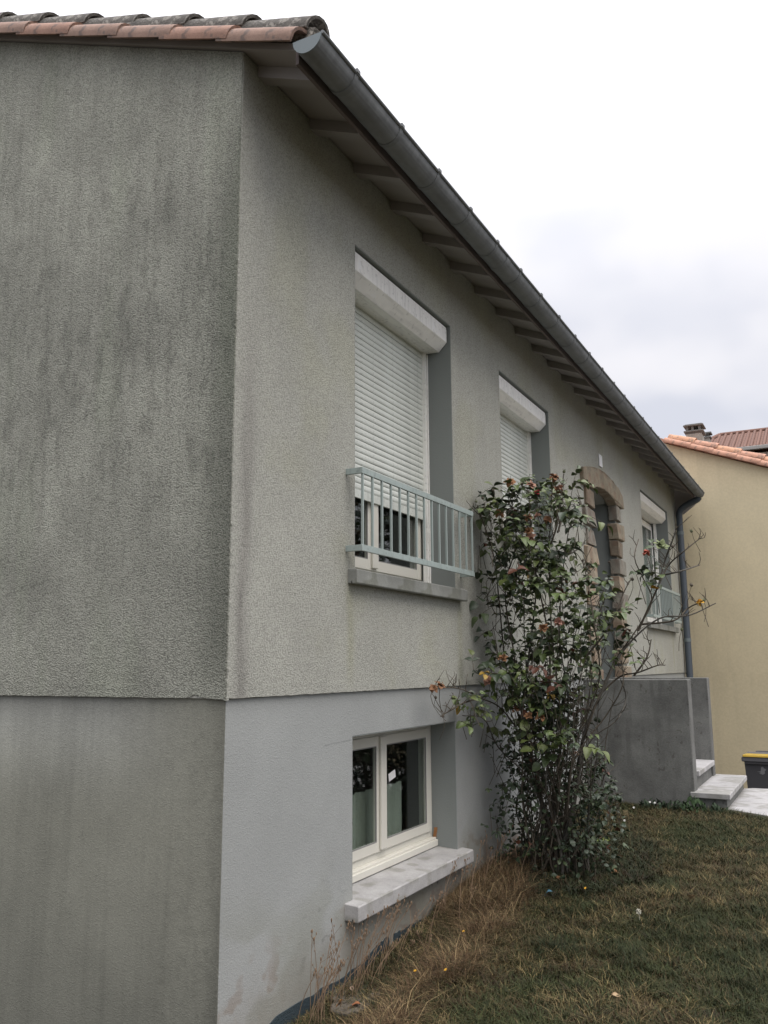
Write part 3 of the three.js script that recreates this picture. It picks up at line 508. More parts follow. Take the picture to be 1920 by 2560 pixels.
{
  const GC = [0.366, 2.528], R = 0.0645, gz0 = -10.27, gz1 = 0.072;
  const ring = (r1, r0, a0 = Math.PI, a1 = 2 * Math.PI) => { const s = new THREE.Shape(); s.absarc(0, 0, r1, a0, a1, false); s.absarc(0, 0, r0, a1, a0, true); return s; };
  const ext = (s, z0, z1, seg = 22) => { const g = new THREE.ExtrudeGeometry(s, { depth: z1 - z0, bevelEnabled: false, curveSegments: seg }); g.translate(GC[0], GC[1], z0); return toCreasedNormals(g, 0.6); };
  const lip = new THREE.CylinderGeometry(0.008, 0.008, gz1 - gz0, 10); lip.rotateX(Math.PI / 2); lip.translate(GC[0] + R + 0.003, GC[1] + 0.002, (gz0 + gz1) / 2);
  const gut = part('gutter', join([metric(ext(ring(R, R - 0.002), gz0, gz1)), metric(lip)]), M.zinc, house, 'dark grey half round zinc gutter along the eaves');
  const cap = new THREE.Shape(); cap.absarc(0, 0, R + 0.001, Math.PI, 2 * Math.PI, false); cap.lineTo(-R - 0.001, 0);
  part('gutter_end', ext(cap, gz1 - 0.001, gz1 + 0.004), M.zincEnd, gut, 'pale end cap of the gutter'); part('gutter_end', ext(cap, gz0 - 0.004, gz0 + 0.001), M.zincEnd, gut);
  const br = mergeGeometries([ext(ring(R + 0.0035, R - 0.0005), -0.013, 0.013, 14).toNonIndexed(), (() => { const g = new THREE.BoxGeometry(0.014, 0.016, 0.026).toNonIndexed(); g.translate(GC[0] + R + 0.006, GC[1] + 0.008, 0); return g; })()].map((g) => { g.deleteAttribute('uv'); return g; }));
  for (let i = 0; i < 25; i++) piece('gutter_bracket', br, M.zinc, gut, [0, 0, -0.20 - 0.412 * i]);
  for (const z of [-2.05, -6.1]) part('gutter_joint', (() => { const g = ext(ring(R + 0.003, R - 0.0004), z - 0.03, z + 0.03, 14); return metric(g); })(), M.zinc, gut);
  // downpipe: swan neck from the gutter to the wall, then straight down
  const r = 0.046, zp = -10.31, neck = tube([[0.366, 2.47, zp + 0.09], [0.34, 2.440, zp + 0.085], [0.24, 2.405, zp + 0.05], [0.13, 2.355, zp + 0.01], [0.072, 2.29, zp], [0.062, 2.17, zp], [0.062, 1.9, zp]], r, r, 16, 40);
  const str = new THREE.CylinderGeometry(r, r, 4.1, 18); str.translate(0.062, -0.15, zp);
  const dp = part('downpipe', join([neck, str]), M.pipe, house, 'dark grey downpipe with a swan neck at the far corner');
  for (const y of [1.98, 0.45, -0.9]) { const c = new THREE.CylinderGeometry(r + 0.005, r + 0.005, 0.05, 18); c.translate(0.062, y, zp); part('pipe_collar', c, y > 0 ? M.zincEnd : M.pipe, dp); }
  part('soffit_end', (() => { const s = new THREE.Shape([[0.003, 2.22], [0.12, 2.275], [0.284, 2.395], [0.284, roofY(0.284) - 0.004], [0.003, roofY(0.003) - 0.004]].map((p) => new THREE.Vector2(...p))), g = new THREE.ExtrudeGeometry(s, { depth: 0.02, bevelEnabled: false }); g.translate(0, 0, -LEN + 0.004); return metric(g); })(), M.soffit, house, 'dark board closing the far end of the eaves');
  part('corner_bead', bx(-0.04, 0.005, -0.02, 2.45, -LEN - 0.03, -LEN - 0.002), M.fascia, house);
}
// canal tiles
function loftTile(prof, L, t, lift, taper, rnd) {             // profile [n, o] pairs in order; axis x: 0 = lower end, -L = upper end
  const N = prof.length, P = [], I = [], rows = [0, -0.25, -0.6, -1];
  const pt = (a, i, inner) => {
    const k = rows[a], sc = 1 + taper * k * -1 * -1, lf = lift * (1 + k), p = prof[i], q = prof[Math.min(N - 1, i + 1)], w = prof[Math.max(0, i - 1)];
    let nx = q[1] - w[1], no = -(q[0] - w[0]); const l = Math.hypot(nx, no) || 1; nx /= l; no /= l;
    const d = inner ? t : 0; return [k * L, (p[0] - nx * d * -1 * -1) * (1 + taper * k) + lf, (p[1] - no * d) * (1 + taper * k)];
  };
  for (const inner of [0, 1]) for (let a = 0; a < rows.length; a++) for (let i = 0; i < N; i++) { const v = pt(a, i, inner); P.push(v[0] + (a === 0 ? (rnd() - 0.5) * 0.004 : 0), v[1] + (rnd() - 0.5) * 0.0012, v[2] + (rnd() - 0.5) * 0.0012); }
  const id = (s, a, i) => (s * rows.length + a) * N + i;
  for (let a = 0; a < rows.length - 1; a++) for (let i = 0; i < N - 1; i++) { I.push(id(0, a, i), id(0, a, i + 1), id(0, a + 1, i), id(0, a, i + 1), id(0, a + 1, i + 1), id(0, a + 1, i)); I.push(id(1, a, i), id(1, a + 1, i), id(1, a, i + 1), id(1, a, i + 1), id(1, a + 1, i), id(1, a + 1, i + 1)); }
  for (const a of [0, rows.length - 1]) for (let i = 0; i < N - 1; i++) I.push(id(0, a, i), id(1, a, i), id(0, a, i + 1), id(1, a, i), id(1, a, i + 1), id(0, a, i + 1));
  for (const i of [0, N - 1]) for (let a = 0; a < rows.length - 1; a++) I.push(id(0, a, i), id(0, a + 1, i), id(1, a, i), id(1, a, i), id(0, a + 1, i), id(1, a + 1, i));
  const g = new THREE.BufferGeometry(); g.setAttribute('position', new THREE.Float32BufferAttribute(P, 3)); g.setIndex(I); g.computeVertexNormals(); return metric(toCreasedNormals(g, 0.7));
}
const vergeProf = [[-0.006, 0.070], [0.012, 0.0725], [0.028, 0.071], [0.043, 0.064], [0.055, 0.052], [0.063, 0.034], [0.067, 0.012], [0.068, -0.02]];
const coverProf = [...Array(11)].map((_, k) => { const a = lerp(-0.08, Math.PI + 0.08, k / 10); return [0.088 + 0.070 * Math.sin(a), -0.062 + 0.074 * Math.cos(a)]; });
function vergeRow(parent, xs, yAt, zWall, th, spacing, m, cover0, rnd) {
  const q = new THREE.Quaternion().setFromAxisAngle(new THREE.Vector3(0, 0, 1), -th), L = spacing / Math.cos(th) + 0.06;
  const vg = [0, 1, 2].map(() => loftTile(vergeProf, L, 0.012, 0.012, 0.05, rnd)), cg = [0, 1, 2].map(() => loftTile(coverProf, L, 0.013, 0.016, 0.12, rnd));
  xs.forEach((x, i) => {
    piece('verge_tile', vg[i % 3], m.verge[i % m.verge.length], parent, [x, yAt(x), zWall + (rnd() - 0.5) * 0.004], q);
    const xc = x + cover0; piece('cover_tile', cg[i % 3], m.cover[i % m.cover.length], parent, [xc, yAt(xc) + 0.002, zWall + (rnd() - 0.5) * 0.008], q);
    // mortar bedding squeezed between the two
    const g = new THREE.BoxGeometry(spacing / Math.cos(th) - 0.01, 0.052, 0.07, 16, 4, 2), p = g.attributes.position; for (let k = 0; k < p.count; k++) { p.setY(k, p.getY(k) + 0.010 * (vn(p.getX(k) * 40 + i * 9, p.getZ(k) * 60 + 3) - 0.5)); p.setZ(k, p.getZ(k) + 0.016 * (vn(p.getX(k) * 34 + i * 7, p.getY(k) * 60) - 0.5)); } g.computeVertexNormals(); g.translate(-spacing / 2, 0.080, -0.024);
    piece('mortar', metric(g), m.mortar, parent, [x + 0.03, yAt(x + 0.03), zWall], q);
  });
}
vergeRow(roof, [...Array(14)].map((_, k) => 0.288 - 0.3165 * k), (x) => roofY(x) - 0.006, 0, TH, 0.3165, { verge: [M.terraPink, M.terra, M.terraPink], cover: [M.lichen], mortar: M.mortar }, 0.0, rng(12));
{ // eaves course of cover tiles and the tiled field above it (not seen from the ground): one body
  const list = []; for (let z = -0.30; z > -LEN; z -= 0.2) { const g = new THREE.CylinderGeometry(0.075, 0.085, 4.6, 8, 1, true, 0, Math.PI); g.rotateZ(Math.PI / 2); const m4 = new THREE.Matrix4().makeRotationZ(-TH); g.applyMatrix4(m4); g.translate(-1.87, roofY(-1.87) + 0.045, z); list.push(g); }
  const f = part('tile_field', join(list), M.terra, roof); f.userData.kind = 'stuff';
}

// ------------------------------------------------------------------ entrance stairs and paved slab
{
  const st = thing('entrance_stairs', 'concrete entrance stairs between two low walls in front of the arched doorway', 'stairs', [0.55, -1.02, -5.55]);
  const worn = (g, o) => { const p = g.attributes.position; for (let i = 0; i < p.count; i++) { p.setY(i, p.getY(i) + 0.003 * (vn(p.getX(i) * 20 + o, p.getZ(i) * 20) - 0.5)); } return g; };
  part('side_wall', bx(-0.02, 0.852, -1.3, -0.008, -5.115, -4.945, 0.009), M.concrete, st, 'stained grey side wall of the stairs nearest the rose bush');
  part('side_wall', bx(-0.02, 0.856, -1.9, -0.010, -6.20, -6.055, 0.009), M.concrete, st, 'far side wall of the stairs by the cream house');
  const trd = (x0, x1, y, z0, z1, name) => { part('riser', bx(x0, x1 - 0.030, y - 0.30, y - 0.043, z0 + 0.03, z1 - 0.03), M.concrete, st); part('tread', worn(bx(x0, x1, y - 0.044, y, z0, z1, 0.007), y * 10), M.paving, st, name); };
  trd(0.818, 1.118, -0.895, -6.245, -4.925, 'wide lowest tread');
  trd(0.34, 0.872, -0.750, -6.053, -5.117); trd(0.08, 0.612, -0.600, -6.053, -5.117); trd(-0.012, 0.35, -0.450, -6.053, -5.117);
  part('tread', bx(-0.012, 0.10, -0.40, -0.302, -6.053, -5.117, 0.006), M.paving, st);
  single('paved_path', (() => { const s = new THREE.Shape(); s.moveTo(1.085, 4.93); for (let x = 1.1; x < 6; x += 0.05) s.lineTo(x, 4.965 - 0.62 * (x - 1.085) * (x < 1.5 ? 1 : 0) - (x >= 1.5 ? 0.257 : 0) + 0.02 * (vn(x * 9, 5) - 0.5)); s.lineTo(6, 6.34); s.lineTo(1.6, 6.34); s.lineTo(1.15, 6.30); s.lineTo(1.07, 6.22); const g = new THREE.ExtrudeGeometry(s, { depth: 0.5, bevelEnabled: false }); g.rotateX(-Math.PI / 2); g.scale(1, 1, 1); g.translate(0, -1.512, 0); return metric(g); })(), M.paving, 'pale paved slab beside the lowest step', null, [3, -1.0, -5.5], null, 'structure');
}

// ------------------------------------------------------------------ the cream neighbour house
const nY = (x) => 3.372 - 0.389 * x, nTH = Math.atan(0.389);
{
  const n = thing('cream_house', 'cream rendered neighbouring house gable with clean orange tile verge', 'house', [0.5, -2.02, -15]);
  const sh = new THREE.Shape([[-3.6, -2.3], [4.6, -2.3], [4.6, nY(4.6) - 0.01], [-3.6, nY(-3.6) - 0.01]].map((p) => new THREE.Vector2(...p)));
  const g = new THREE.ExtrudeGeometry(sh, { depth: 0.3, bevelEnabled: false }); g.translate(0, 0, -10.9); part('wall', metric(g), M.cream, n);
  part('render_joint', bx(-0.05, 4.6, -0.062, -0.056, -10.62, -10.599), M.cream, n);
  part('wall', bx(4.3, 4.6, -2.3, nY(4.6) - 0.02, -20, -10.91), M.cream, n); part('wall', bx(-3.6, -3.3, -2.3, nY(-3.6) - 0.05, -20, -10.91), M.cream, n); part('wall', bx(-3.29, 4.29, -2.3, nY(4.6) - 0.02, -20.3, -20.01), M.cream, n);
  const rs = new THREE.Shape([[-3.9, nY(-3.9)], [5.0, nY(5.0)], [5.0, nY(5.0) + 0.06], [-3.9, nY(-3.9) + 0.06]].map((p) => new THREE.Vector2(...p))), rg = new THREE.ExtrudeGeometry(rs, { depth: 9.6, bevelEnabled: false }); rg.translate(0, 0, -20.2);
  const rf = part('roof', metric(rg), M.terraOrange, n, 'low pitched orange tile roof');
  vergeRow(rf, [...Array(15)].map((_, k) => 4.584 - 0.3105 * k), (x) => nY(x) + 0.004, -10.6, nTH, 0.3105, { verge: [M.terraOrange, M.terraOrange, M.terraOrange], cover: [M.terraPale, M.terraOrange], mortar: M.mortar }, 0.03, rng(88));
  const cx0 = -0.706, cx1 = -0.333, zc0 = -17.42, zc1 = -17.0;
  const ch = part('chimney', bx(cx0 + 0.02, cx1 - 0.03, 3.3, 5.16, zc0, zc1), M.chimney, rf, 'square grey chimney with a slotted concrete cap');
  const cp = (y0, y1, o) => bx(cx0 - o, cx1 + o - 0.01, y0, y1, zc0 - o, zc1 + o, 0.006);
  part('chimney_cap', join([cp(5.17, 5.20, 0.0), cp(5.20, 5.235, 0.025), cp(5.335, 5.365, 0.03), cp(5.365, 5.385, 0.0)]), M.concrete, ch);
  part('cap_pillar', join([bx(cx0 + 0.02, cx0 + 0.07, 5.235, 5.335, zc1 - 0.06, zc1 - 0.005), bx(cx1 - 0.09, cx1 - 0.04, 5.235, 5.335, zc1 - 0.06, zc1 - 0.005), bx((cx0 + cx1) / 2 - 0.05, (cx0 + cx1) / 2 + 0.0, 5.235, 5.335, zc1 - 0.06, zc1 - 0.005), bx(cx0 + 0.02, cx1 - 0.04, 5.235, 5.335, zc0 + 0.02, zc0 + 0.07)]), M.concrete, ch);
}

// ------------------------------------------------------------------ far house with a brown hipped roof
{
  const f = thing('far_house', 'white house with a brown hipped tile roof beyond the cream house', 'house', [2.5, -2.02, -29]);
  const x0 = -2.3, x1 = 8, z0 = -31.6, z1 = -26.5, ye = 6.93, yr = 8.08, zr = (z0 + z1) / 2, xa = -1.2, xb = 6.9;
  part('wall', bx(x0 + 0.4, x1 - 0.4, -2.1, ye - 0.12, z0 + 0.4, z1 - 0.4), M.farWall, f);
  const P = [[x0, ye, z1], [x1, ye, z1], [x1, ye, z0], [x0, ye, z0], [xa, yr, zr], [xb, yr - 0.05, zr]], F = [[0, 1, 5], [0, 5, 4], [1, 2, 5], [2, 3, 4], [2, 4, 5], [3, 0, 4], [0, 2, 1], [0, 3, 2]], pos = [];
  for (const t of F) for (const i of t) pos.push(...P[i]);
  const g = new THREE.BufferGeometry(); g.setAttribute('position', new THREE.Float32BufferAttribute(pos, 3)); g.computeVertexNormals();
  const rf = part('roof', metric(g), M.terraBrown, f, 'brown hipped tile roof');
  // ribs of the tile columns on the two slopes seen
  const ribs = [], dir = new THREE.Vector3(0, yr - ye, zr - z1).normalize();
  for (let x = x0 + 0.15; x < x1; x += 0.19) { const t = Math.min(1, (x - x0) / (xa - x0), (x1 - x) / (x1 - xb)); const len = Math.hypot(yr - ye, zr - z1) * t; if (len < 0.1) continue; const c = new THREE.CylinderGeometry(0.05, 0.05, len, 6, 1); const q = new THREE.Quaternion().setFromUnitVectors(new THREE.Vector3(0, 1, 0), dir); c.applyQuaternion(q); c.translate(x, ye + (yr - ye) * t / 2 + 0.01, z1 + (zr - z1) * t / 2); ribs.push(c); }
  for (const [a, b] of [[P[0], P[4]], [P[4], P[5]], [P[1], P[5]]]) ribs.push(tube([a, a.map((v, i) => (v + b[i]) / 2 + (i === 1 ? 0.01 : 0)), b], 0.09, 0.09, 6));
  const tr = part('tile_column', metric(join(ribs)), M.terraBrown, rf); tr.userData.kind = 'stuff';
  part('gutter', bx(x0, x1, ye - 0.10, ye + 0.02, z1, z1 + 0.10, 0.02), std({ color: lin(0.30, 0.30, 0.29) }), f);
  const w = part('window', bx(0.02, 0.36, 5.5, 6.74, z1 - 0.43, z1 - 0.38), M.darkGlass, f); part('window_frame', join([bx(-0.05, 0.019, 5.45, 6.81, z1 - 0.42, z1 - 0.37), bx(0.361, 0.43, 5.45, 6.81, z1 - 0.42, z1 - 0.37), bx(-0.05, 0.43, 6.742, 6.81, z1 - 0.425, z1 - 0.372)]), M.farWall, w);
  const ch = part('chimney', bx(-1.56, -1.38, 7.0, 7.66, -27.75, -27.5), M.chimney, rf, 'small grey chimney at the hip of the brown roof');
  part('chimney_cap', join([bx(-1.60, -1.34, 7.66, 7.70, -27.79, -27.46), bx(-1.54, -1.40, 7.70, 7.80, -27.74, -27.52), bx(-1.62, -1.32, 7.80, 7.85, -27.81, -27.44)]), M.concrete, ch);
}

// ------------------------------------------------------------------ wheelie bin with a yellow lid
{
  const bxx = [0.845, 1.425], zf = -8.5, zb = -9.2, yb = -2.0;
  const b = thing('wheelie_bin', 'dark grey wheelie bin with a yellow lid beside the cream wall', 'bin', [(bxx[0] + bxx[1]) / 2, yb, (zf + zb) / 2]);
  const body = new THREE.BoxGeometry(0.53, 0.94, 0.62, 4, 8, 4), p = body.attributes.position; for (let i = 0; i < p.count; i++) { const k = 1 - 0.17 * (0.5 - p.getY(i) / 0.94); p.setX(i, p.getX(i) * k); p.setZ(i, p.getZ(i) * k); } body.computeVertexNormals(); body.translate((bxx[0] + bxx[1]) / 2, yb + 0.53, (zf + zb) / 2);
  const grey = std({ color: lin(0.062, 0.062, 0.068), roughness: 0.6 }), rimM = std({ color: lin(0.11, 0.11, 0.118), roughness: 0.55 }), yel = std({ color: lin(0.46, 0.31, 0.04), roughness: 0.5 });
  part('body', body, grey, b);
  part('rim', join([bx(bxx[0], bxx[1], -1.002, -0.948, zb, zf, 0.012), bx(bxx[0] + 0.03, bxx[1] - 0.03, -1.03, -0.995, zb + 0.03, zf - 0.02, 0.01)]), rimM, b);
  const lid = part('lid', (() => { const g = new RoundedBoxGeometry(0.555, 0.018, 0.55, 4, 0.008), q = g.attributes.position; for (let i = 0; i < q.count; i++) if (q.getY(i) > 0) q.setY(i, q.getY(i) + 0.002 * (1 - (q.getZ(i) / 0.36) ** 2) + 0.002 * Math.cos(q.getX(i) * 22)); g.computeVertexNormals(); for (let i = 0; i < q.count; i++) q.setY(i, q.getY(i) + (q.getZ(i) - 0.275) * 0.055); g.computeVertexNormals(); g.translate(1.135, -0.935, zf - 0.275); return g; })(), yel, b);
  part('lid_lip', bx(0.862, 1.408, -0.947, -0.937, zf - 0.02, zf + 0.008, 0.003), yel, lid);
  part('wheel', (() => { const g = new THREE.CylinderGeometry(0.1, 0.1, 0.05, 18); g.rotateZ(Math.PI / 2); g.translate(0.91, yb + 0.1, zb + 0.04); return g; })(), M.rubber, b); part('wheel', (() => { const g = new THREE.CylinderGeometry(0.1, 0.1, 0.05, 18); g.rotateZ(Math.PI / 2); g.translate(1.36, yb + 0.1, zb + 0.04); return g; })(), M.rubber, b);
  part('handle', tube([[0.95, -0.96, zb - 0.01], [0.95, -0.955, zb - 0.07], [1.135, -0.955, zb - 0.075], [1.32, -0.955, zb - 0.07], [1.32, -0.96, zb - 0.01]], 0.014, 0.014, 8), grey, b);
  // worn pale emblem printed on the front
  const e = new THREE.Shape(); e.moveTo(-0.055, -0.012); e.lineTo(-0.01, -0.006); e.lineTo(-0.006, 0.03); e.bezierCurveTo(0.0, 0.052, 0.022, 0.05, 0.024, 0.03); e.lineTo(0.05, 0.016); e.lineTo(0.03, -0.004); e.lineTo(0.03, -0.03); e.lineTo(0.006, -0.044); e.lineTo(-0.03, -0.026); e.lineTo(-0.006, -0.018); e.closePath();
  const eg = new THREE.ExtrudeGeometry(e, { depth: 0.001, bevelEnabled: false }); eg.rotateX(0.075); eg.translate(1.05, -1.10, zf - 0.0435); part('emblem', eg, std({ color: lin(0.22, 0.22, 0.23) }), b, 'worn pale printed emblem');
}

// ------------------------------------------------------------------ rose bush by the wall
{
  const rose = thing('rose_bush', 'tall straggly rose bush with faded orange blooms against the grey house', 'rose bush', [0.36, -1.12, -2.7]);
  const r = rng(2024), rs = (a) => (r() * 2 - 1) * a;
  const bark = std({ color: lin(0.072, 0.060, 0.044), roughness: 0.9 }), barkGrey = std({ color: lin(0.085, 0.078, 0.066), roughness: 0.95 }), green = std({ color: lin(0.075, 0.085, 0.04), roughness: 0.8 });
  const CL = [[0.1,1.09,-2.42,10],[0.12,1.1,-2.62,8],[0.1,1.01,-2.59,8],[0.24,1.17,-2.59,10],[0.3,1.07,-2.57,10],[0.27,1.18,-2.91,10],[0.29,1.25,-2.94,6],[0.5,1.07,-2.45,8],[0.46,1.03,-2.79,3],[0.41,1.07,-2.81,6],[0.27,0.91,-2.35,8],[0.26,0.95,-2.67,6],[0.66,1.06,-2.45,4],[0.53,1.07,-2.66,5],[0.58,1.21,-2.57,3],[0.41,1.24,-2.86,4],[0.1,0.8,-2.47,5],[0.19,0.75,-2.43,6],[0.19,0.85,-2.64,7],[0.34,0.83,-2.51,8],[0.39,0.78,-2.55,7],[0.14,0.75,-2.91,6],[0.41,0.7,-2.5,8],[0.51,0.83,-2.6,4],[0.51,0.8,-2.77,4],[0.45,0.71,-2.93,5],[0.15,0.68,-2.43,4],[0.1,0.56,-2.49,5],[0.14,0.49,-2.52,8],[0.23,0.58,-2.42,5],[0.18,0.42,-2.52,6],[0.34,0.62,-2.4,7],[0.34,0.62,-2.71,7],[0.49,0.55,-2.47,6],[0.44,0.41,-2.68,5],[0.61,0.56,-2.39,5],[0.77,0.53,-2.42,8],[0.62,0.47,-2.89,6],[0.67,0.39,-2.87,6],[0.56,0.37,-2.82,6],[0.86,0.3,-2.37,3],[0.1,0.25,-2.6,8],[0.16,0.17,-2.57,6],[0.26,0.27,-2.77,8],[0.37,0.22,-2.65,8],[0.45,0.29,-2.72,7],[0.55,0.22,-2.74,7],[0.65,0.17,-2.6,6],[0.73,0.26,-2.6,5],[0.89,0.14,-2.41,2],[0.1,0.08,-2.25,4],[0.17,0.05,-2.39,7],[0.28,0.03,-2.44,8],[0.43,0.03,-2.36,10],[0.49,-0.02,-2.55,9],[0.51,0.02,-2.85,7],[0.18,-0.02,-2.43,5],[0.1,-0.04,-2.0,4],[0.1,-0.14,-2.06,4],[0.1,-0.18,-2.24,4],[0.1,-0.21,-2.43,3],[0.12,-0.13,-2.82,8],[0.37,-0.13,-2.45,10],[0.44,-0.19,-2.61,10],[0.49,-0.15,-2.78,8],[0.11,-0.31,-2.91,8],[0.42,-0.32,-2.44,10],[0.58,-0.28,-2.36,8],[0.1,-0.41,-2.55,5],[0.1,-0.6,-2.6,6],[0.17,-0.53,-2.64,6],[0.2,-0.53,-2.93,8],[0.54,-0.47,-2.93,10],[0.61,-0.57,-2.82,12],[0.7,-0.65,-2.56,10],[0.58,-0.66,-2.55,8],[0.36,-0.62,-2.92,8],[0.54,-0.83,-2.94,8],[0.13,-0.84,-2.79,6],[0.22,-0.92,-2.89,8],[0.44,-0.9,-2.6,6],[0.54,-0.88,-2.57,8],[0.1,-0.78,-2.59,4],[1.0,0.68,-2.67,3],[1.06,0.65,-2.64,3],[0.92,0.39,-2.56,3]];
  const FL = [[0.27,1.23,-2.4,0],[0.55,1.23,-2.4,0],[0.4,1.19,-2.4,1],[0.2,1.04,-2.4,0],[0.38,1.0,-2.4,0],[0.38,0.91,-2.4,0],[0.39,0.87,-2.4,1],[0.5,0.98,-2.4,0],[0.44,1.0,-2.4,1],[0.58,1.16,-2.4,1],[0.1,0.01,-1.68,0],[0.19,0.15,-2.4,0],[0.1,0.02,-2.38,1],[0.26,-0.14,-2.4,0],[0.34,-0.18,-2.4,0],[0.41,-0.18,-2.4,0],[0.54,0.36,-2.4,2],[0.44,1.14,-2.4,3],[1.03,0.76,-2.6,4],[1.11,0.79,-2.6,5],[1.06,0.55,-2.6,6],[1.31,0.46,-2.6,6],[0.1,-0.0,-1.59,0],[0.57,0.51,-2.4,1],[0.45,0.33,-2.4,0]];
  const HP = [[0.6,1.27,-2.45],[0.14,1.2,-2.45],[0.33,1.22,-2.45],[0.1,1.1,-2.26],[0.94,0.61,-2.6],[0.65,0.74,-2.6],[1.33,0.47,-2.6],[1.27,0.56,-2.6],[1.18,0.79,-2.6],[1.29,0.87,-2.6],[0.1,1.14,-2.37],[0.81,0.72,-2.6],[0.47,0.93,-2.45],[0.1,-0.15,-1.71],[0.1,-0.05,-1.62],[1.2,0.31,-2.6],[0.65,1.09,-2.6]];
  const CA = [
    [[0.49,-0.81,-2.63],[0.55,-0.55,-2.64],[0.6,-0.31,-2.62],[0.73,-0.06,-2.54],[0.86,0.2,-2.65],[1.07,0.38,-2.67],[1.24,0.39,-2.6],[1.38,0.46,-2.71]],
    [[0.52,-0.52,-2.7],[0.68,-0.2,-2.54],[0.8,0.14,-2.64],[0.92,0.3,-2.64],[1.0,0.5,-2.77],[0.97,0.63,-2.67],[0.95,0.73,-2.63],[0.95,0.87,-2.77]],
    [[0.94,0.31,-2.62],[1.07,0.55,-2.62],[1.11,0.7,-2.76],[1.24,0.76,-2.62],[1.32,0.84,-2.66]],
    [[1.07,0.55,-2.61],[1.11,0.72,-2.69],[1.2,0.87,-2.6],[1.2,0.89,-2.59]],
    [[0.67,-0.07,-2.76],[0.78,0.04,-2.76],[0.95,0.07,-2.61],[1.06,0.11,-2.54],[1.09,0.11,-2.71]],
    [[0.91,0.05,-2.66],[0.99,0.16,-2.63],[1.0,0.26,-2.69]],
    [[0.4,-0.94,-2.68],[0.28,-0.67,-2.69],[0.21,-0.46,-2.68],[0.21,-0.22,-2.63],[0.25,0.15,-2.7],[0.34,0.57,-2.68],[0.36,0.71,-2.58],[0.35,0.91,-2.76]],
    [[0.37,0.71,-2.63],[0.51,0.94,-2.59],[0.5,1.15,-2.7],[0.52,1.32,-2.72]],
    [[0.5,0.92,-2.58],[0.54,1.04,-2.71],[0.62,1.11,-2.73]],
    [[0.47,0.81,-2.67],[0.57,0.79,-2.6],[0.62,0.87,-2.75]],
    [[0.25,-0.46,-2.69],[0.12,0.02,-2.69],[0.12,0.52,-2.57],[0.1,0.77,-2.58],[0.1,0.93,-2.41],[0.1,1.08,-2.26]],
    [[0.23,-0.41,-2.69],[0.2,0.15,-2.61],[0.17,0.57,-2.56],[0.19,0.91,-2.66],[0.16,1.29,-2.72]],
    [[0.46,-0.57,-2.74],[0.51,-0.09,-2.64],[0.45,0.27,-2.72],[0.54,0.63,-2.58],[0.58,0.92,-2.57]],
    [[0.17,-0.35,-2.73],[0.1,-0.17,-2.64],[0.1,-0.07,-2.24],[0.1,-0.01,-1.89],[0.1,-0.0,-1.6]],
    [[0.1,-0.07,-2.24],[0.1,-0.1,-1.94],[0.1,-0.15,-1.72]],
    [[0.26,-0.56,-2.58],[0.1,-0.38,-2.55],[0.1,-0.2,-2.3],[0.1,-0.16,-2.0]],
    [[0.56,-0.33,-2.67],[0.7,0.02,-2.67],[0.72,0.35,-2.55],[0.64,0.68,-2.73],[0.6,0.75,-2.77]],
    [[0.57,-0.43,-2.54],[0.77,-0.16,-2.56],[0.87,0.0,-2.53],[0.84,0.14,-2.67]],
    [[0.67,-0.32,-2.54],[0.82,-0.2,-2.55],[0.84,-0.08,-2.72],[0.86,0.03,-2.59]],
    [[0.66,0.17,-2.57],[0.8,0.35,-2.61],[0.88,0.54,-2.65],[0.92,0.62,-2.7]],
    [[0.95,0.35,-2.69],[1.15,0.37,-2.72],[1.22,0.44,-2.75],[1.33,0.47,-2.63]],
    [[1.08,0.63,-2.7],[1.22,0.64,-2.58],[1.31,0.69,-2.76]],
    [[0.44,-0.09,-2.55],[0.41,0.27,-2.6],[0.35,0.76,-2.55],[0.35,1.2,-2.55]],
    [[0.48,-0.21,-2.55],[0.43,0.27,-2.63],[0.39,0.78,-2.77],[0.5,1.26,-2.59]],
  ];
  const twigs = [], nodes = [];                       // nodes: places where leaves can hang
  const wig = (a, b, n, amp) => { const out = []; for (let i = 0; i <= n; i++) { const t = i / n, k = amp * Math.sin(Math.PI * Math.min(1, t * 1.4)); out.push(new THREE.Vector3(lerp(a.x, b.x, t) + rs(k), lerp(a.y, b.y, t) + rs(k * 0.5), lerp(a.z, b.z, t) + rs(k))); } return out; };
  const keep = (v) => { v.x = Math.max(v.x, 0.03); return v; };
  // main canes
  CA.forEach((c, i) => {
    const pts = c.map((p) => keep(new THREE.Vector3(p[0] + rs(0.012), p[1], p[2] + rs(0.03))));
    const first = pts[0]; if (first.y < -0.2 && first.y > -1.0) { pts.unshift(new THREE.Vector3(lerp(first.x, 0.38, 0.6), lerp(first.y, -1.13, 0.55), lerp(first.z, -2.72, 0.5))); pts.unshift(new THREE.Vector3(0.36 + rs(0.12), -1.15, -2.7 + rs(0.14))); }
    const thick = i === 0 ? 0.014 : i === 6 ? 0.012 : i < 3 ? 0.0065 : 0.0065, fine = i === 0 || i === 6;
    part('cane', tube(pts, thick, 0.003, 7, pts.length * 6), fine ? barkGrey : i % 3 ? bark : barkGrey, rose);
    const cur = new THREE.CatmullRomCurve3(pts, false, 'centripetal');
    const n = 5 + Math.round(cur.getLength() * 7);
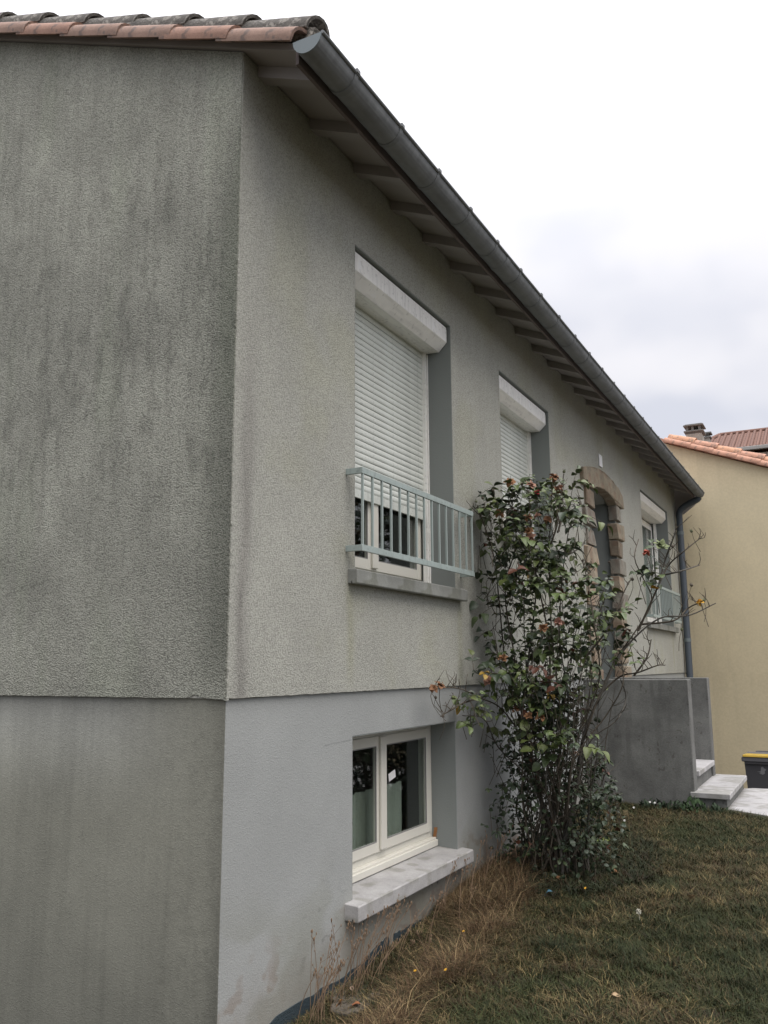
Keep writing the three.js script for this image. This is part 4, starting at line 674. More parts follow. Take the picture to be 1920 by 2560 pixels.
    for (let k = 0; k < n; k++) {                      // side shoots and thorns
      const t = 0.25 + 0.75 * r(), p = cur.getPointAt(Math.min(1, t)), d = new THREE.Vector3(rs(1), 0.4 + r(), rs(1)).normalize(), L = 0.05 + 0.13 * r() * r();
      const e = keep(p.clone().addScaledVector(d, L)), mid = p.clone().lerp(e, 0.5).add(new THREE.Vector3(rs(0.015), rs(0.01), rs(0.015)));
      twigs.push(tube([p, mid, e], 0.0028, 0.0012, 4, 4));
      if (r() < 0.35) twigs.push(tube([mid, keep(mid.clone().add(new THREE.Vector3(rs(0.05), 0.03 + 0.04 * r(), rs(0.05))))], 0.0018, 0.0009, 4, 2));
    }
    for (let k = 0; k < n * 2; k++) { const p = cur.getPointAt(r()); twigs.push(tube([p, p.clone().add(new THREE.Vector3(rs(0.012), 0.004, rs(0.012)))], 0.0022, 0.0004, 3, 1)); }
  });
  // many thinner canes rising from the stool
  for (let i = 0; i < 54; i++) {
    const a = r() * 6.283, rad = 0.20 * Math.sqrt(r()), b = new THREE.Vector3(0.36 + rad * Math.cos(a) * 1.1, -1.16, -2.72 + rad * Math.sin(a));
    const top = new THREE.Vector3(0.40 + rs(0.34), lerp(-0.45, 0.55, Math.pow(r(), 1.5)), -2.68 + rs(0.32)); keep(top);
    const pts = wig(b, top, 6, 0.06).map(keep), th = 0.004 + 0.005 * r();
    if (i < 14) part('cane', tube(pts, th, 0.0022, 6, 18), i % 2 ? bark : barkGrey, rose); else twigs.push(tube(pts, th * 0.8, 0.0016, 5, 14));
    const cur = new THREE.CatmullRomCurve3(pts);
    for (let k = 0; k < 7; k++) { const p = cur.getPointAt(0.3 + 0.7 * r()), e = keep(p.clone().add(new THREE.Vector3(rs(0.13), 0.03 + 0.1 * r(), rs(0.13)))); twigs.push(tube([p, p.clone().lerp(e, 0.5).add(new THREE.Vector3(0, -0.008, 0)), e], 0.002, 0.001, 4, 3)); }
  }
  // leaf shapes: pointed, folded along the midrib, curled
  const leafGeo = (fold, curl, wob) => {
    const P = [], I = [], n = 6; for (let i = 0; i <= n; i++) { const t = i / n, w = 0.40 * Math.pow(Math.sin(Math.PI * Math.pow(t, 0.72)), 0.8) * (i === 0 ? 0.15 : 1), y = -curl * t * t; for (const s of [-1, -0.5, 0, 0.5, 1]) P.push(s * w * Math.cos(fold), y + Math.abs(s) * w * Math.sin(fold) + wob * Math.sin(t * 9 + s * 3) * Math.abs(s), t); }
    for (let i = 0; i < n; i++) for (let j = 0; j < 4; j++) { const a = i * 5 + j, b = a + 1, c = a + 5, d = c + 1; I.push(a, c, b, b, c, d); }
    const g = new THREE.BufferGeometry(); g.setAttribute('position', new THREE.Float32BufferAttribute(P, 3)); g.setIndex(I); g.computeVertexNormals(); return g;
  };
  const LG = [leafGeo(0.25, 0.15, 0.02), leafGeo(0.5, 0.35, 0.03), leafGeo(0.1, 0.25, 0.04), leafGeo(0.7, 0.1, 0.03), leafGeo(0.35, 0.6, 0.02)];
  const lm = (c) => new THREE.MeshPhysicalMaterial({ color: lin(...c), roughness: 0.5, side: THREE.DoubleSide });
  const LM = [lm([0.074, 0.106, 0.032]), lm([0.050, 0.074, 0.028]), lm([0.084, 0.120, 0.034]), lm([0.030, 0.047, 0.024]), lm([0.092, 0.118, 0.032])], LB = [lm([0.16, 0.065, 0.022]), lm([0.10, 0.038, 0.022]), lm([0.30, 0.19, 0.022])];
  const all = [];
  for (const [x, y, z, n] of CL) {
    const low = y < -0.4;
    for (let k = 0; k < n * (low ? 2.0 : y > 0.7 ? 1.35 : 1.1); k++) {
      // one compound leaf: a stalk with three or five leaflets
      const c = keep(new THREE.Vector3(x + rs(0.10), y + rs(0.085), z + rs(0.12))), d = new THREE.Vector3(rs(1) + 0.35, rs(0.7) + 0.05, rs(1) + 0.25).normalize(), S = (low ? 0.020 + 0.020 * r() : 0.032 + 0.044 * r() * (0.5 + 0.5 * r())), len = S * 1.7;
      const e = keep(c.clone().addScaledVector(d, len)); twigs.push(tube([c, c.clone().lerp(e, 0.5).add(new THREE.Vector3(0, 0.006, 0)), e], 0.0016, 0.0009, 4, 3));
      if (r() < 0.4) { const back = keep(c.clone().add(new THREE.Vector3(rs(0.09), -0.10 - 0.1 * r(), rs(0.09)))); twigs.push(tube([back, c], 0.0022, 0.0015, 4, 3)); }
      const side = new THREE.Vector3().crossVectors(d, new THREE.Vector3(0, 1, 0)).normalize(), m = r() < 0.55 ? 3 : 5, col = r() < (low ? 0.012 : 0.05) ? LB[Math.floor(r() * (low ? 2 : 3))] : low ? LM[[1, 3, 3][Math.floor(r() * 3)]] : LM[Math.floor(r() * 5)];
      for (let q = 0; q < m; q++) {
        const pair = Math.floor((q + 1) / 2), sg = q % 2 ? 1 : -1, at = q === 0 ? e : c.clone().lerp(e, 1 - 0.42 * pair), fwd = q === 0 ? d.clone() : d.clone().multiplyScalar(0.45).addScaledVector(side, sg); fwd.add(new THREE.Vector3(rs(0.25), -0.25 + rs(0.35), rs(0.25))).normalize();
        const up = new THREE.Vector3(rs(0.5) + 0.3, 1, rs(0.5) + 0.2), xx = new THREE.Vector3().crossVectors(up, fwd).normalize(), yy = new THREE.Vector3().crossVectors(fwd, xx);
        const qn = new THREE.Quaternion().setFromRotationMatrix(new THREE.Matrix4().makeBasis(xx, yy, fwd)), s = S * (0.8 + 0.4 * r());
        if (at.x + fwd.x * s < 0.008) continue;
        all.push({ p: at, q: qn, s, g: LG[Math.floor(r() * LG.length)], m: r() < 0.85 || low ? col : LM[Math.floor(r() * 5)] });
      }
    }
  }
  // dark small foliage filling the foot of the bush
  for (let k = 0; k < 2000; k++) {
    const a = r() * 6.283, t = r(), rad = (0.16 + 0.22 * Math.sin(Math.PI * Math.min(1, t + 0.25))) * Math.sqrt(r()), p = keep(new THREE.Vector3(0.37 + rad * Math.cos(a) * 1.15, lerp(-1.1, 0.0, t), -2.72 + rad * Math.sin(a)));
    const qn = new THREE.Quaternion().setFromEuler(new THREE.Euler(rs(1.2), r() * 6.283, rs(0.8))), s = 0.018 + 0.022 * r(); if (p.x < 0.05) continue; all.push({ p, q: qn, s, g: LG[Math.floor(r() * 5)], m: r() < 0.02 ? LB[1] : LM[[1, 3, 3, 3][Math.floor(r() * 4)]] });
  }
  // leaves filling the middle of the bush
  for (let k = 0; k < 600; k++) {
    const a = r() * 6.283, t = r(), rad = 0.30 * Math.sqrt(r()), p = keep(new THREE.Vector3(0.38 + rad * Math.cos(a) + 0.12 * (t - 0.4), lerp(-0.35, 0.75, t), -2.68 + rad * Math.sin(a) * 1.1));
    const qn = new THREE.Quaternion().setFromEuler(new THREE.Euler(rs(1.0), r() * 6.283, rs(0.8))), s = 0.026 + 0.026 * r(); if (p.x < 0.06) continue; all.push({ p, q: qn, s, g: LG[Math.floor(r() * 5)], m: r() < 0.03 ? LB[Math.floor(r() * 2)] : LM[[1, 3, 0, 1, 2][Math.floor(r() * 5)]] });
    if (r() < 0.3) twigs.push(tube([p, keep(p.clone().add(new THREE.Vector3(rs(0.05), -0.06, rs(0.05))))], 0.0012, 0.0016, 3, 1));
  }
  all.sort((a, b) => (b.s + 0.02 * b.p.x + 0.01 * b.p.y) - (a.s + 0.02 * a.p.x + 0.01 * a.p.y));
  all.forEach((l, i) => { if (i < 290) piece('leaf', l.g, l.m, rose, [l.p.x, l.p.y, l.p.z], l.q, l.s); });
  // the smaller leaves, joined by colour
  [...LM, ...LB].forEach((m, mi) => { const list = all.filter((l, i) => i >= 290 && l.m === m).map((l) => { const g = l.g.toNonIndexed(); g.applyMatrix4(new THREE.Matrix4().compose(l.p, l.q, new THREE.Vector3(l.s, l.s, l.s))); return g; }); if (list.length) { const o = part('small_leaves', mergeGeometries(list), m, rose); o.userData.kind = 'stuff'; void mi; } });
  // faded blooms: crumpled petals round a core
  const petal = leafGeo(0.5, 0.5, 0.08), bloom = (n, open, sd) => { const q = rng(sd), list = []; for (let i = 0; i < n; i++) { const a = i * 2.4 + q() * 0.6, k = open * (0.35 + 0.9 * i / n), g = petal.clone(); g.scale(1.5, 1, 1); g.rotateX(-Math.PI / 2 + k + (q() - 0.5) * 0.5); g.rotateZ((q() - 0.5) * 0.8); g.rotateY(a); g.scale(0.8 + 0.4 * q(), 0.8 + 0.4 * q(), 0.8 + 0.4 * q()); list.push(g); } return mergeGeometries(list); };
  const BG = [bloom(11, 1.25, 1), bloom(9, 1.6, 2), bloom(12, 0.9, 3), bloom(6, 0.35, 4)], fm = (c) => std({ color: lin(...c), roughness: 0.85, side: THREE.DoubleSide });
  const FC = [fm([0.30, 0.155, 0.075]), fm([0.30, 0.165, 0.115]), fm([0.48, 0.26, 0.20]), fm([0.52, 0.035, 0.075]), fm([0.40, 0.10, 0.065]), fm([0.16, 0.19, 0.09]), fm([0.52, 0.29, 0.035]), fm([0.20, 0.10, 0.05])];
  FL.forEach(([x, y, z, k], i) => {
    const s = k === 3 ? 0.026 : k === 5 ? 0.046 : k === 4 ? 0.026 : k === 6 ? 0.024 : 0.025 + 0.012 * r(), q = new THREE.Quaternion().setFromEuler(new THREE.Euler(rs(0.7) + 0.35, r() * 6, rs(0.7))), p = keep(new THREE.Vector3(x, y, z));
    piece('bloom', BG[k === 3 ? 3 : k === 5 ? 2 : i % 3], k === 0 && i % 3 === 1 ? FC[7] : FC[k], rose, [p.x, p.y, p.z], q, s);
    twigs.push(tube([[p.x, p.y, p.z], [p.x + rs(0.02), p.y - 0.06, p.z + rs(0.02)], [p.x + rs(0.05), p.y - 0.14, p.z + rs(0.05)]].map((v) => keep(new THREE.Vector3(...v))), 0.0015, 0.0022, 4, 4));
  });
  const hip = new THREE.SphereGeometry(1, 8, 6), cal = (() => { const list = [hip.clone()]; for (let i = 0; i < 5; i++) { const c = new THREE.ConeGeometry(0.28, 1.6, 4); c.translate(0, 1.5, 0); c.rotateX(0.55); c.rotateY(i * 1.257); list.push(c); } return join(list); })();
  HP.forEach(([x, y, z], i) => { const p = keep(new THREE.Vector3(x, y, z)); piece('rose_hip', cal, i % 3 ? bark : green, rose, [p.x, p.y, p.z], new THREE.Quaternion().setFromEuler(new THREE.Euler(rs(0.8), r() * 6, rs(0.8))), 0.007 + 0.003 * r()); twigs.push(tube([p, keep(p.clone().add(new THREE.Vector3(rs(0.02), -0.05, rs(0.02)))), keep(p.clone().add(new THREE.Vector3(rs(0.05), -0.12, rs(0.05))))], 0.0012, 0.0018, 4, 3)); });
  const tw = part('twigs', join(twigs), bark, rose); tw.userData.kind = 'stuff';
}

// ------------------------------------------------------------------ lawn, dry weeds, litter
function tuftGeo(seed, n, foot, h0, h1, w, lean) {
  const r = rng(seed), P = [], I = [];
  for (let i = 0; i < n; i++) {
    const a = r() * 6.283, rad = foot * Math.sqrt(r()), x = rad * Math.cos(a), z = rad * Math.sin(a), h = lerp(h0, h1, r()), d = r() * 6.283, l = lean * (0.3 + r()) * h, wx = Math.cos(d + 1.57) * w * (0.6 + 0.8 * r()), wz = Math.sin(d + 1.57) * w, k = P.length / 3;
    P.push(x - wx, -0.01, z - wz, x + wx, -0.01, z + wz, x - wx * 0.75 + Math.cos(d) * l * 0.35, h * 0.55, z - wz * 0.75 + Math.sin(d) * l * 0.35, x + wx * 0.75 + Math.cos(d) * l * 0.35, h * 0.55, z + wz * 0.75 + Math.sin(d) * l * 0.35, x + Math.cos(d) * l, h * (1 - 0.25 * r() * lean), z + Math.sin(d) * l);
    I.push(k, k + 1, k + 2, k + 1, k + 3, k + 2, k + 2, k + 3, k + 4);
  }
  const g = new THREE.BufferGeometry(); g.setAttribute('position', new THREE.Float32BufferAttribute(P, 3)); g.setIndex(I); g.computeVertexNormals(); return g;
}
const bladeM = std({ color: lin(0.41, 0.425, 0.28), roughness: 0.85, side: THREE.DoubleSide });
function scatter(name, label, category, geo, count, place, colour, seed) {
  const r = rng(seed), im = new THREE.InstancedMesh(geo, bladeM, count), m = new THREE.Matrix4(), q = new THREE.Quaternion(), c = new THREE.Color(), up = new THREE.Vector3(0, 1, 0); let k = 0, guard = 0;
  while (k < count && guard++ < count * 30) { const p = place(r); if (!p) continue; q.setFromAxisAngle(up, r() * 6.283); const s = p.s * (0.75 + 0.5 * r()); m.compose(new THREE.Vector3(p.x, groundY(p.x, p.z) + (p.dy || 0), p.z), q, new THREE.Vector3(s, s * (p.h || 1), s)); im.setMatrixAt(k, m); colour(c, p, r); im.setColorAt(k, c); k++; }
  im.count = k; im.name = numbered(name); im.castShadow = im.receiveShadow = true; scene.add(im); return tag(im, label, category, null, 'stuff');
}
const onSlab = (x, z) => (x > 1.06 && z < -4.93 + (x - 1.08) * 0.6 && x < 1.5) || (x >= 1.5 && z < -4.69) || (x < 1.12 && z < -4.93 && x > -0.1) || z < -6.3;
const dryness = (x, z) => clamp01(sstep(0.42, 0.60, fbm(x * 3.1 + 33, z * 2.6 + 17, 4)) * 0.85 + 0.8 * sstep(0.75, 0.2, x) * sstep(-3.1, -1.5, z) + 0.25 * sstep(-0.6, 0.4, z));
const lawnColour = (c, p, r) => {
  const d = dryness(p.x, p.z), u = r(), v = 0.65 + 0.75 * r();
  if (u < 0.12 + 0.52 * d) { const k = r(); if (k < 0.5) c.setRGB(0.185 * v, 0.125 * v, 0.075 * v); else if (k < 0.70) c.setRGB(0.10 * v, 0.055 * v, 0.035 * v); else c.setRGB(0.42 * v, 0.31 * v, 0.20 * v); }
  else { const w = r(); c.setRGB((0.055 + 0.035 * w) * v, (0.080 + 0.012 * w) * v, 0.028 * v); }
};
const inLawn = (r) => { const x = 0.02 + 4.2 * Math.pow(r(), 1.15), z = 1.4 - 7.7 * r(); if (onSlab(x, z)) return null; return { x, z, s: 1 }; };
scatter('lawn_grass', 'short patchy lawn, part green and part straw', 'grass', tuftGeo(1, 16, 0.032, 0.010, 0.048, 0.0017, 1.4), 32000, inLawn, lawnColour, 101);
scatter('lawn_grass', 'short patchy lawn, part green and part straw', 'grass', tuftGeo(2, 14, 0.036, 0.008, 0.030, 0.0018, 1.9), 26000, inLawn, lawnColour, 102);
scatter('lawn_grass', 'flattened dry blades lying in the lawn', 'grass', tuftGeo(3, 9, 0.04, 0.006, 0.02, 0.0015, 3.2), 9000, inLawn, (c, p, r) => { const v = 0.6 + 0.8 * r(); c.setRGB(0.15 * v, 0.10 * v, 0.052 * v); }, 103);
// longer green tufts here and there, and along the slab and the stairs
const tufts = [[1.04, -1.58, 0.10], [1.42, -1.72, 0.22], [1.55, -1.45, 0.16], [1.30, -1.9, 0.16], [1.62, -1.95, 0.14], [0.72, -1.55, 0.1], [0.62, -3.0, 0.22], [0.85, -3.3, 0.2], [1.7, -2.6, 0.25], [1.2, -3.6, 0.3], [0.5, -3.4, 0.25]];
scatter('long_grass', 'longer dark green grass tufts in the lawn and along the slab', 'grass', tuftGeo(4, 9, 0.03, 0.03, 0.085, 0.0014, 1.0), 1500, (r) => {
  if (r() < 0.35) { const x = 0.3 + 2.2 * r(), z = (x < 1.08 ? -4.88 : x < 1.5 ? -4.93 + (x - 1.08) * 0.6 : -4.67) + 0.10 * r() + 0.01; return { x, z, s: 0.8, h: 0.75 }; }
  const t = tufts[Math.floor(r() * tufts.length)], a = r() * 6.283, k = t[2] * 1.5 * r(); return { x: t[0] + k * Math.cos(a), z: t[1] + k * Math.sin(a), s: 0.85 };
}, (c, p, r) => { const v = 0.6 + 0.7 * r(); if (r() < 0.18) c.setRGB(0.15 * v, 0.12 * v, 0.06 * v); else c.setRGB(0.048 * v, 0.070 * v, 0.026 * v); }, 104);
// broad-leaved weeds and clover in patches between the blades
scatter('clover_patches', 'low broad-leaved weeds in patches of the lawn', 'weeds', tuftGeo(9, 8, 0.035, 0.008, 0.022, 0.0055, 2.2), 3200, (r) => { const p = inLawn(r); if (!p || fbm(p.x * 2.3 + 71, p.z * 2.3 + 5, 3) < 0.53) return null; return p; }, (c, p, r) => { const v = 0.6 + 0.7 * r(); c.setRGB(0.055 * v, 0.088 * v, 0.03 * v); }, 109);
// dry reddish weeds along the wall
const wallBand = (r) => { const z = 0.9 - 3.9 * r(), w = (0.50 - 0.09 * Math.min(3, Math.max(0, -z))) * (0.55 + 0.9 * fbm(z * 2.3 + 4, 7, 3)), x = 0.012 + w * Math.pow(r(), 1.1); if (x > 0.02 && x < 0.21 && z > -1.0 && z < -0.60 && r() < 0.95) return null; if (x < 0.13 && z < -0.85 && z > -1.75 && r() < 0.75) return null; if (fbm(x * 7 + 5, z * 5 + 8, 3) < 0.40 && r() < 0.7) return null; const near = sstep(-1.9, -1.5, z) * sstep(0.42, 0.12, x); return { x, z, s: 1 - 0.25 * near, h: 1 - 0.62 * near }; };
const dryCol = (c, p, r) => { const v = 0.6 + 0.8 * r(), k = r(); if (k > 0.90) c.setRGB(0.06 * v, 0.075 * v, 0.03 * v); else if (k < 0.45) c.setRGB(0.24 * v, 0.135 * v, 0.10 * v); else if (k < 0.74) c.setRGB(0.40 * v, 0.25 * v, 0.18 * v); else c.setRGB(0.70 * v, 0.50 * v, 0.38 * v); };
scatter('dry_weeds', 'matted reddish dry weeds along the foot of the wall', 'weeds', tuftGeo(5, 22, 0.055, 0.015, 0.075, 0.0011, 2.0), 3600, wallBand, dryCol, 105);
scatter('dry_weeds', 'taller dry grass stems leaning along the foot of the wall', 'weeds', tuftGeo(6, 8, 0.05, 0.05, 0.18, 0.0009, 1.1), 1050, (r) => { const p = wallBand(r); if (!p || p.z < -2.6) return null; if (p.h < 0.7 && r() < 0.75) return null; p.h *= 0.7 + 0.4 * r(); return p; }, dryCol, 106);
scatter('low_weeds', 'dark green low weeds round the foot of the rose bush', 'weeds', tuftGeo(7, 16, 0.05, 0.02, 0.075, 0.0026, 1.3), 700, (r) => { const a = r() * 6.283, k = Math.sqrt(r()); return { x: 0.02 + Math.abs(0.42 + 0.5 * k * Math.cos(a)), z: -2.95 + 0.75 * k * Math.sin(a), s: 1 }; }, (c, p, r) => { const v = 0.5 + 0.8 * r(); if (r() < 0.25) c.setRGB(0.09 * v, 0.05 * v, 0.03 * v); else c.setRGB(0.05 * v, 0.07 * v, 0.03 * v); }, 107);
{
  const r = rng(555), rs = (a) => (r() * 2 - 1) * a;
  // tall dry stalks with seed heads, by the coating
  const list = []; const straw = std({ color: lin(0.20, 0.135, 0.085), roughness: 0.9 });
  for (let i = 0; i < 84; i++) {
    const far = i > 40, z = far ? lerp(-0.9, -2.5, r()) : lerp(-0.42, -1.0, r()), x = far ? 0.03 + 0.3 * r() * r() : 0.02 + 0.09 * r(), h = far ? 0.12 + 0.16 * r() : 0.17 + 0.17 * r(), y = groundY(x, z), e = new THREE.Vector3(x + 0.03 + rs(0.08), y + h, z - 0.05 + rs(0.10)); e.x = Math.max(0.012, e.x);
    const mid = new THREE.Vector3(lerp(x, e.x, 0.4), y + h * 0.55, lerp(z, e.z, 0.35)); list.push(tube([new THREE.Vector3(x, y - 0.01, z), mid, e], 0.0017, 0.0011, 4, 6));
    const s = new THREE.SphereGeometry(1, 6, 5); s.scale(0.0035, 0.009, 0.0035); s.translate(e.x, e.y + 0.004, e.z); list.push(s);
    for (let k = 0; k < 3; k++) { const t = 0.5 + 0.5 * r(), b = mid.clone().lerp(e, t), f = b.clone().add(new THREE.Vector3(Math.abs(rs(0.03)), 0.02 + 0.02 * r(), rs(0.03))); list.push(tube([b, f], 0.0008, 0.0005, 3, 1)); const o = new THREE.SphereGeometry(1, 5, 4); o.scale(0.0022, 0.006, 0.0022); o.translate(f.x, f.y, f.z); list.push(o); }
  }
  single('seed_stalks', join(list), straw, 'thin dry seed stalks standing against the plinth', 'weeds', [0.08, -1.24, -1.1], null, 'stuff');
  // stone with crusts of orange leaf litter
  const st = new THREE.IcosahedronGeometry(1, 4); st.deleteAttribute('uv'); let g = mergeVertices(st.deleteAttribute('normal') && st, 1e-4); { const p = g.attributes.position; for (let i = 0; i < p.count; i++) { const an = Math.atan2(p.getZ(i), p.getX(i)), k = 1 + 0.9 * (fbm(Math.cos(an) * 1.9 + 5, Math.sin(an) * 1.9 + 8, 3) - 0.5); p.setXYZ(i, p.getX(i) * 0.105 * k, Math.max(-0.02, Math.min(0.002 + 0.012 * fbm(p.getX(i) * 3, p.getZ(i) * 3, 3), p.getY(i) * 0.05 * k)), p.getZ(i) * 0.16 * k); } g.computeVertexNormals(); }
  g.rotateY(0.35); g.translate(0.105, groundY(0.1, -0.78) + 0.012, -0.78); single('flat_stone', metric(g), std({ map: concreteMap, color: lin(0.85, 0.72, 0.6), bumpMap: fineBump, bumpScale: 0.004 }), 'flat grey-brown stone lying in the dry weeds near the wall', 'stone', [0.105, -1.235, -0.78]);
  // leaves lying about
  const curled = (sx, sz, sd) => { const q = rng(sd), p = new THREE.PlaneGeometry(1, 1, 5, 6), a = p.attributes.position; for (let i = 0; i < a.count; i++) { const u = a.getX(i), v = a.getY(i), w = Math.sqrt(Math.max(0, 1 - (v * 2) ** 2)) * 0.9 + 0.04; a.setXYZ(i, u * w * sx, (0.35 * u * u * 2 + 0.22 * Math.sin(v * 5 + q() * 0.5)) * sx * 0.7, v * sz); } p.computeVertexNormals(); p.deleteAttribute('uv'); return p; };
  const LGs = [curled(0.05, 0.08, 1), curled(0.04, 0.065, 2), curled(0.06, 0.075, 3)], lf = (c) => std({ color: lin(...c), side: THREE.DoubleSide, roughness: 0.85 });
  const tan = lf([0.26, 0.125, 0.055]), brown = lf([0.12, 0.05, 0.028]), orange = lf([0.36, 0.16, 0.035]), pale = lf([0.34, 0.24, 0.14]);
  const drop = (name, geo, mat, x, z, y, rot, s, label, cat, group) => { const m = new THREE.Mesh(geo, mat); m.name = numbered(name); m.position.set(x, groundY(x, z) + y, z); m.rotation.set(...rot); m.scale.setScalar(s); m.castShadow = m.receiveShadow = true; scene.add(m); return tag(m, label, cat, group); };
  drop('fallen_leaf', LGs[2], brown, 0.433, -3.47, 0.035, [0.4, 0.5, 0.3], 1.3, 'large red-brown fallen leaf at the right foot of the rose bush', 'leaf');
  drop('fallen_leaf', LGs[0], lf([0.16, 0.20, 0.05]), 0.50, -3.36, 0.06, [0.1, 1.3, 0.25], 1.25, 'yellow-green fallen leaf on the grass just right of the bush', 'leaf');
  drop('fallen_leaf', LGs[1], orange, 0.09, -0.655, 0.03, [0.3, 0.2, 0.5], 1.0, 'orange crumpled leaf by the near end of the flat stone', 'leaf');
  drop('fallen_leaf', LGs[2], lf([0.30, 0.115, 0.05]), 0.155, -0.66, 0.03, [0.2, 2.0, -0.3], 0.8, 'rusty leaf on the near right edge of the flat stone', 'leaf');
  drop('fallen_leaf', LGs[1], lf([0.42, 0.30, 0.22]), 0.07, -0.80, 0.03, [0.5, 1.0, 0.2], 0.5, 'small pale pink petal-like leaf on the flat stone', 'leaf');
  for (const [x, z, gi, mat, s, lab] of [
    [0.566, -2.53, 0, brown, 0.85, 'reddish-brown leaf on the lawn behind and right of the blue scrap'], [0.46, -2.49, 1, tan, 0.75, 'tan leaf on the lawn directly behind the blue scrap'],
    [0.719, -2.73, 2, tan, 0.7, 'tan leaf on the lawn between the rose bush and the seed clock'], [1.187, -2.43, 0, pale, 0.7, 'pale leaf on the lawn farthest right, beyond the seed clock'],
    [1.085, -1.15, 1, pale, 0.55, 'pale tan leaf lowest on the lawn, nearest the bottom edge'], [0.66, -3.1, 1, brown, 0.8, 'dark brown leaf on the lawn near the single pale grass stem'],
    [0.33, -2.62, 2, brown, 0.7, 'dark brown leaf lying at the very foot of the rose bush'], [0.24, -2.45, 0, tan, 0.75, 'tan leaf caught in the dry weeds left of the rose bush foot']]) drop('fallen_leaf', LGs[gi], mat, x, z, 0.028, [rs(0.6), r() * 6, rs(0.6)], s, lab, 'leaf');
  // dandelions, a seed clock, white daisies, a blue scrap
  const fl = (() => { const L = []; for (let i = 0; i < 14; i++) { const c = new THREE.ConeGeometry(0.0035, 0.013, 4); c.rotateX(1.2); c.translate(0, 0, 0.008); c.rotateY(i * 0.449); c.translate(0, 0.002 * (i % 2), 0); L.push(c); } const s = new THREE.SphereGeometry(0.006, 8, 6); s.scale(1, 0.6, 1); L.push(s); return join(L); })();
  const ym = lf([0.62, 0.34, 0.03]);
  for (const [x, z, lab] of [[0.303, -1.448, 'yellow flower head in the dry weeds below the far end of the sill'], [0.678, -2.234, 'yellow flower head on the lawn between the blue scrap and the seed clock'], [0.282, -0.967, 'yellow flower head in the dry weeds close to the flat stone'], [0.40, -1.02, 'yellow flower head at the lawn side of the dry weeds, right of the stone']]) drop('dandelion_flower', fl, ym, x, z, 0.07, [0.5, r() * 6, 0.2], 0.6, lab, 'flower');
  const puff = (() => { const L = [new THREE.SphereGeometry(0.006, 6, 5)], q = rng(8); for (let i = 0; i < 70; i++) { const v = new THREE.Vector3(q() - 0.5, q() - 0.5, q() - 0.5).normalize().multiplyScalar(0.02); L.push(tube([new THREE.Vector3(), v], 0.0005, 0.0016, 3, 1)); } L.push(tube([[0, 0, 0], [0.004, -0.04, 0], [0.002, -0.09, 0]], 0.0016, 0.0016, 4, 3)); return join(L); })();
  drop('seed_clock', puff, lf([0.5, 0.48, 0.4]), 1.002, -2.007, 0.065, [0, 0, 0], 0.7, 'round grey dandelion seed clock in the middle of the lawn', 'seed head');
  const dais = (() => { const L = []; for (let i = 0; i < 9; i++) { const g = new THREE.SphereGeometry(0.005, 5, 4); g.scale(0.6, 0.3, 1.5); g.translate(0, 0, 0.009); g.rotateY(i * 0.7); L.push(g); } return join(L); })();
  for (const [x, z, y, lab] of [[0.56, -4.62, 0.10, 'left one of two white flowers side by side before the stair wall'], [0.60, -4.6, 0.10, 'right one of two white flowers side by side before the stair wall'], [0.47, -4.45, 0.08, 'single white flower between the rose bush and the stair wall pair'], [0.52, -3.9, 0.09, 'white flower nearest the right side of the rose bush foot']]) drop('white_flower', dais, lf([0.65, 0.65, 0.62]), x, z, y, [0.9, r() * 6, 0], 0.6, lab, 'flower');
  const scrap = new THREE.PlaneGeometry(0.06, 0.035, 4, 3); { const p = scrap.attributes.position; for (let i = 0; i < p.count; i++) p.setZ(i, 0.010 * Math.sin(p.getX(i) * 90 + p.getY(i) * 60)); scrap.rotateX(-1.1); scrap.computeVertexNormals(); }
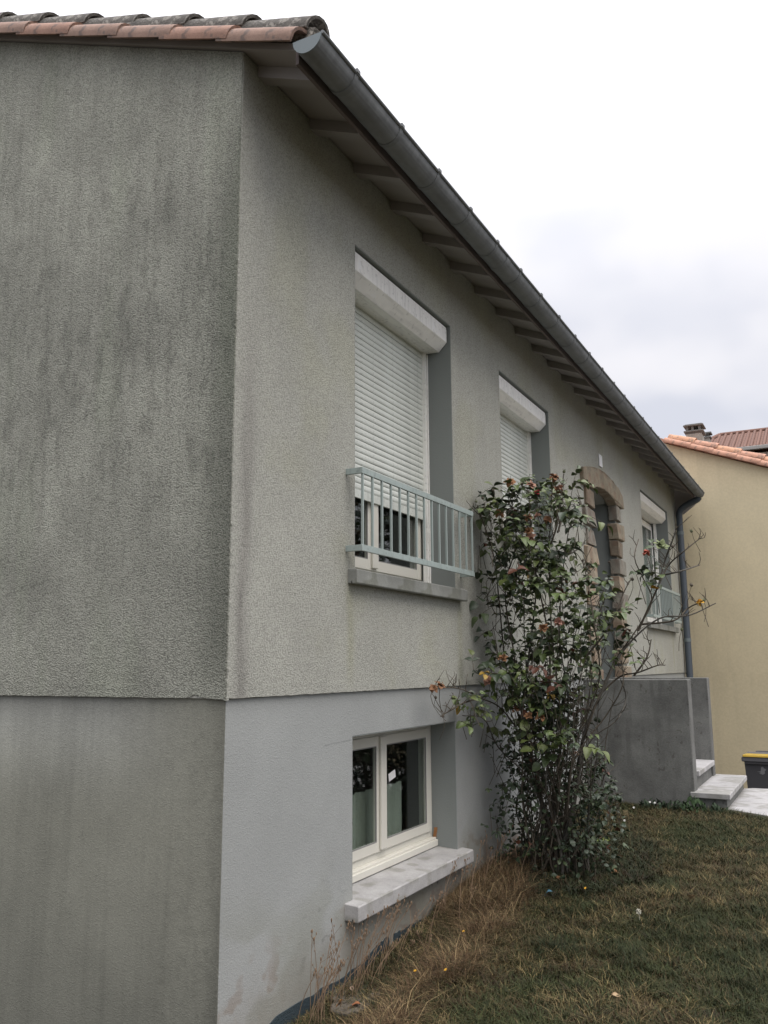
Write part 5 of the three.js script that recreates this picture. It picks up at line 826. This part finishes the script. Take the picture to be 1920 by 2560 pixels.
  drop('blue_scrap', scrap, lf([0.07, 0.19, 0.27]), 0.47, -2.214, 0.03, [0, -0.6, 0.3], 1, 'crumpled blue plastic scrap lying on the lawn below the rose bush', 'litter');
  drop('dry_seed_stem', (() => { const L = [tube([[0, 0, 0], [0.004, 0.12, 0.002], [0, 0.24, 0]], 0.0013, 0.001, 4, 6)]; for (let i = 0; i < 12; i++) { const t = 0.22 + i * 0.0035; L.push(tube([[0, t, 0], [-0.02 - 0.002 * i, t + 0.012 - 0.0012 * i, 0.006 * Math.sin(i)], [-0.035, t - 0.004, 0.01 * Math.sin(i * 2)]], 0.0008, 0.0004, 3, 3)); } return join(L); })(), lf([0.26, 0.19, 0.10]), 0.663, -3.396, 0, [0, 0.6, 0], 1, 'single pale dry grass stem standing right of the rose bush', 'grass stem');
  // leafy weeds at the foot of the stair wall
  const weed = (sd, n, h, w) => { const q = rng(sd), L = []; for (let i = 0; i < n; i++) { const a = q() * 6.283, k = w * Math.sqrt(q()), lg = new THREE.PlaneGeometry(0.022, 0.04, 2, 2), p = lg.attributes.position; for (let j = 0; j < p.count; j++) { const u = p.getX(j) / 0.011, v = p.getY(j) / 0.02; p.setXYZ(j, p.getX(j) * (1 - 0.75 * Math.abs(v)), p.getY(j), 0.004 * u * u - 0.006 * v * v); } lg.rotateX(-1.2 + q() * 1.6); lg.rotateY(q() * 6.283); lg.translate(k * Math.cos(a), h * q() * (1 - 0.5 * k / w), k * Math.sin(a)); L.push(lg); } return join(L); };
  const wm = lf([0.028, 0.048, 0.024]);
  for (const [x, z, n, h, w, lab] of [[0.545, -4.83, 70, 0.10, 0.11, 'dark low weed clump in the middle of the stair wall foot'], [0.74, -4.82, 60, 0.11, 0.09, 'dark weed clump at the right end of the stair wall foot'], [0.87, -4.80, 90, 0.15, 0.10, 'brighter green weed clump in front of the lowest step'], [1.02, -4.84, 50, 0.08, 0.08, 'small weed clump under the right corner of the lowest step']]) { const m = weed(x * 100, n, h, w), mesh = drop('leafy_weed', m, lab.startsWith('brighter') ? lf([0.04, 0.075, 0.028]) : wm, x, z, 0, [0, 0, 0], 1, lab, 'weed'); void mesh; }
}
renderer.render(scene, camera);
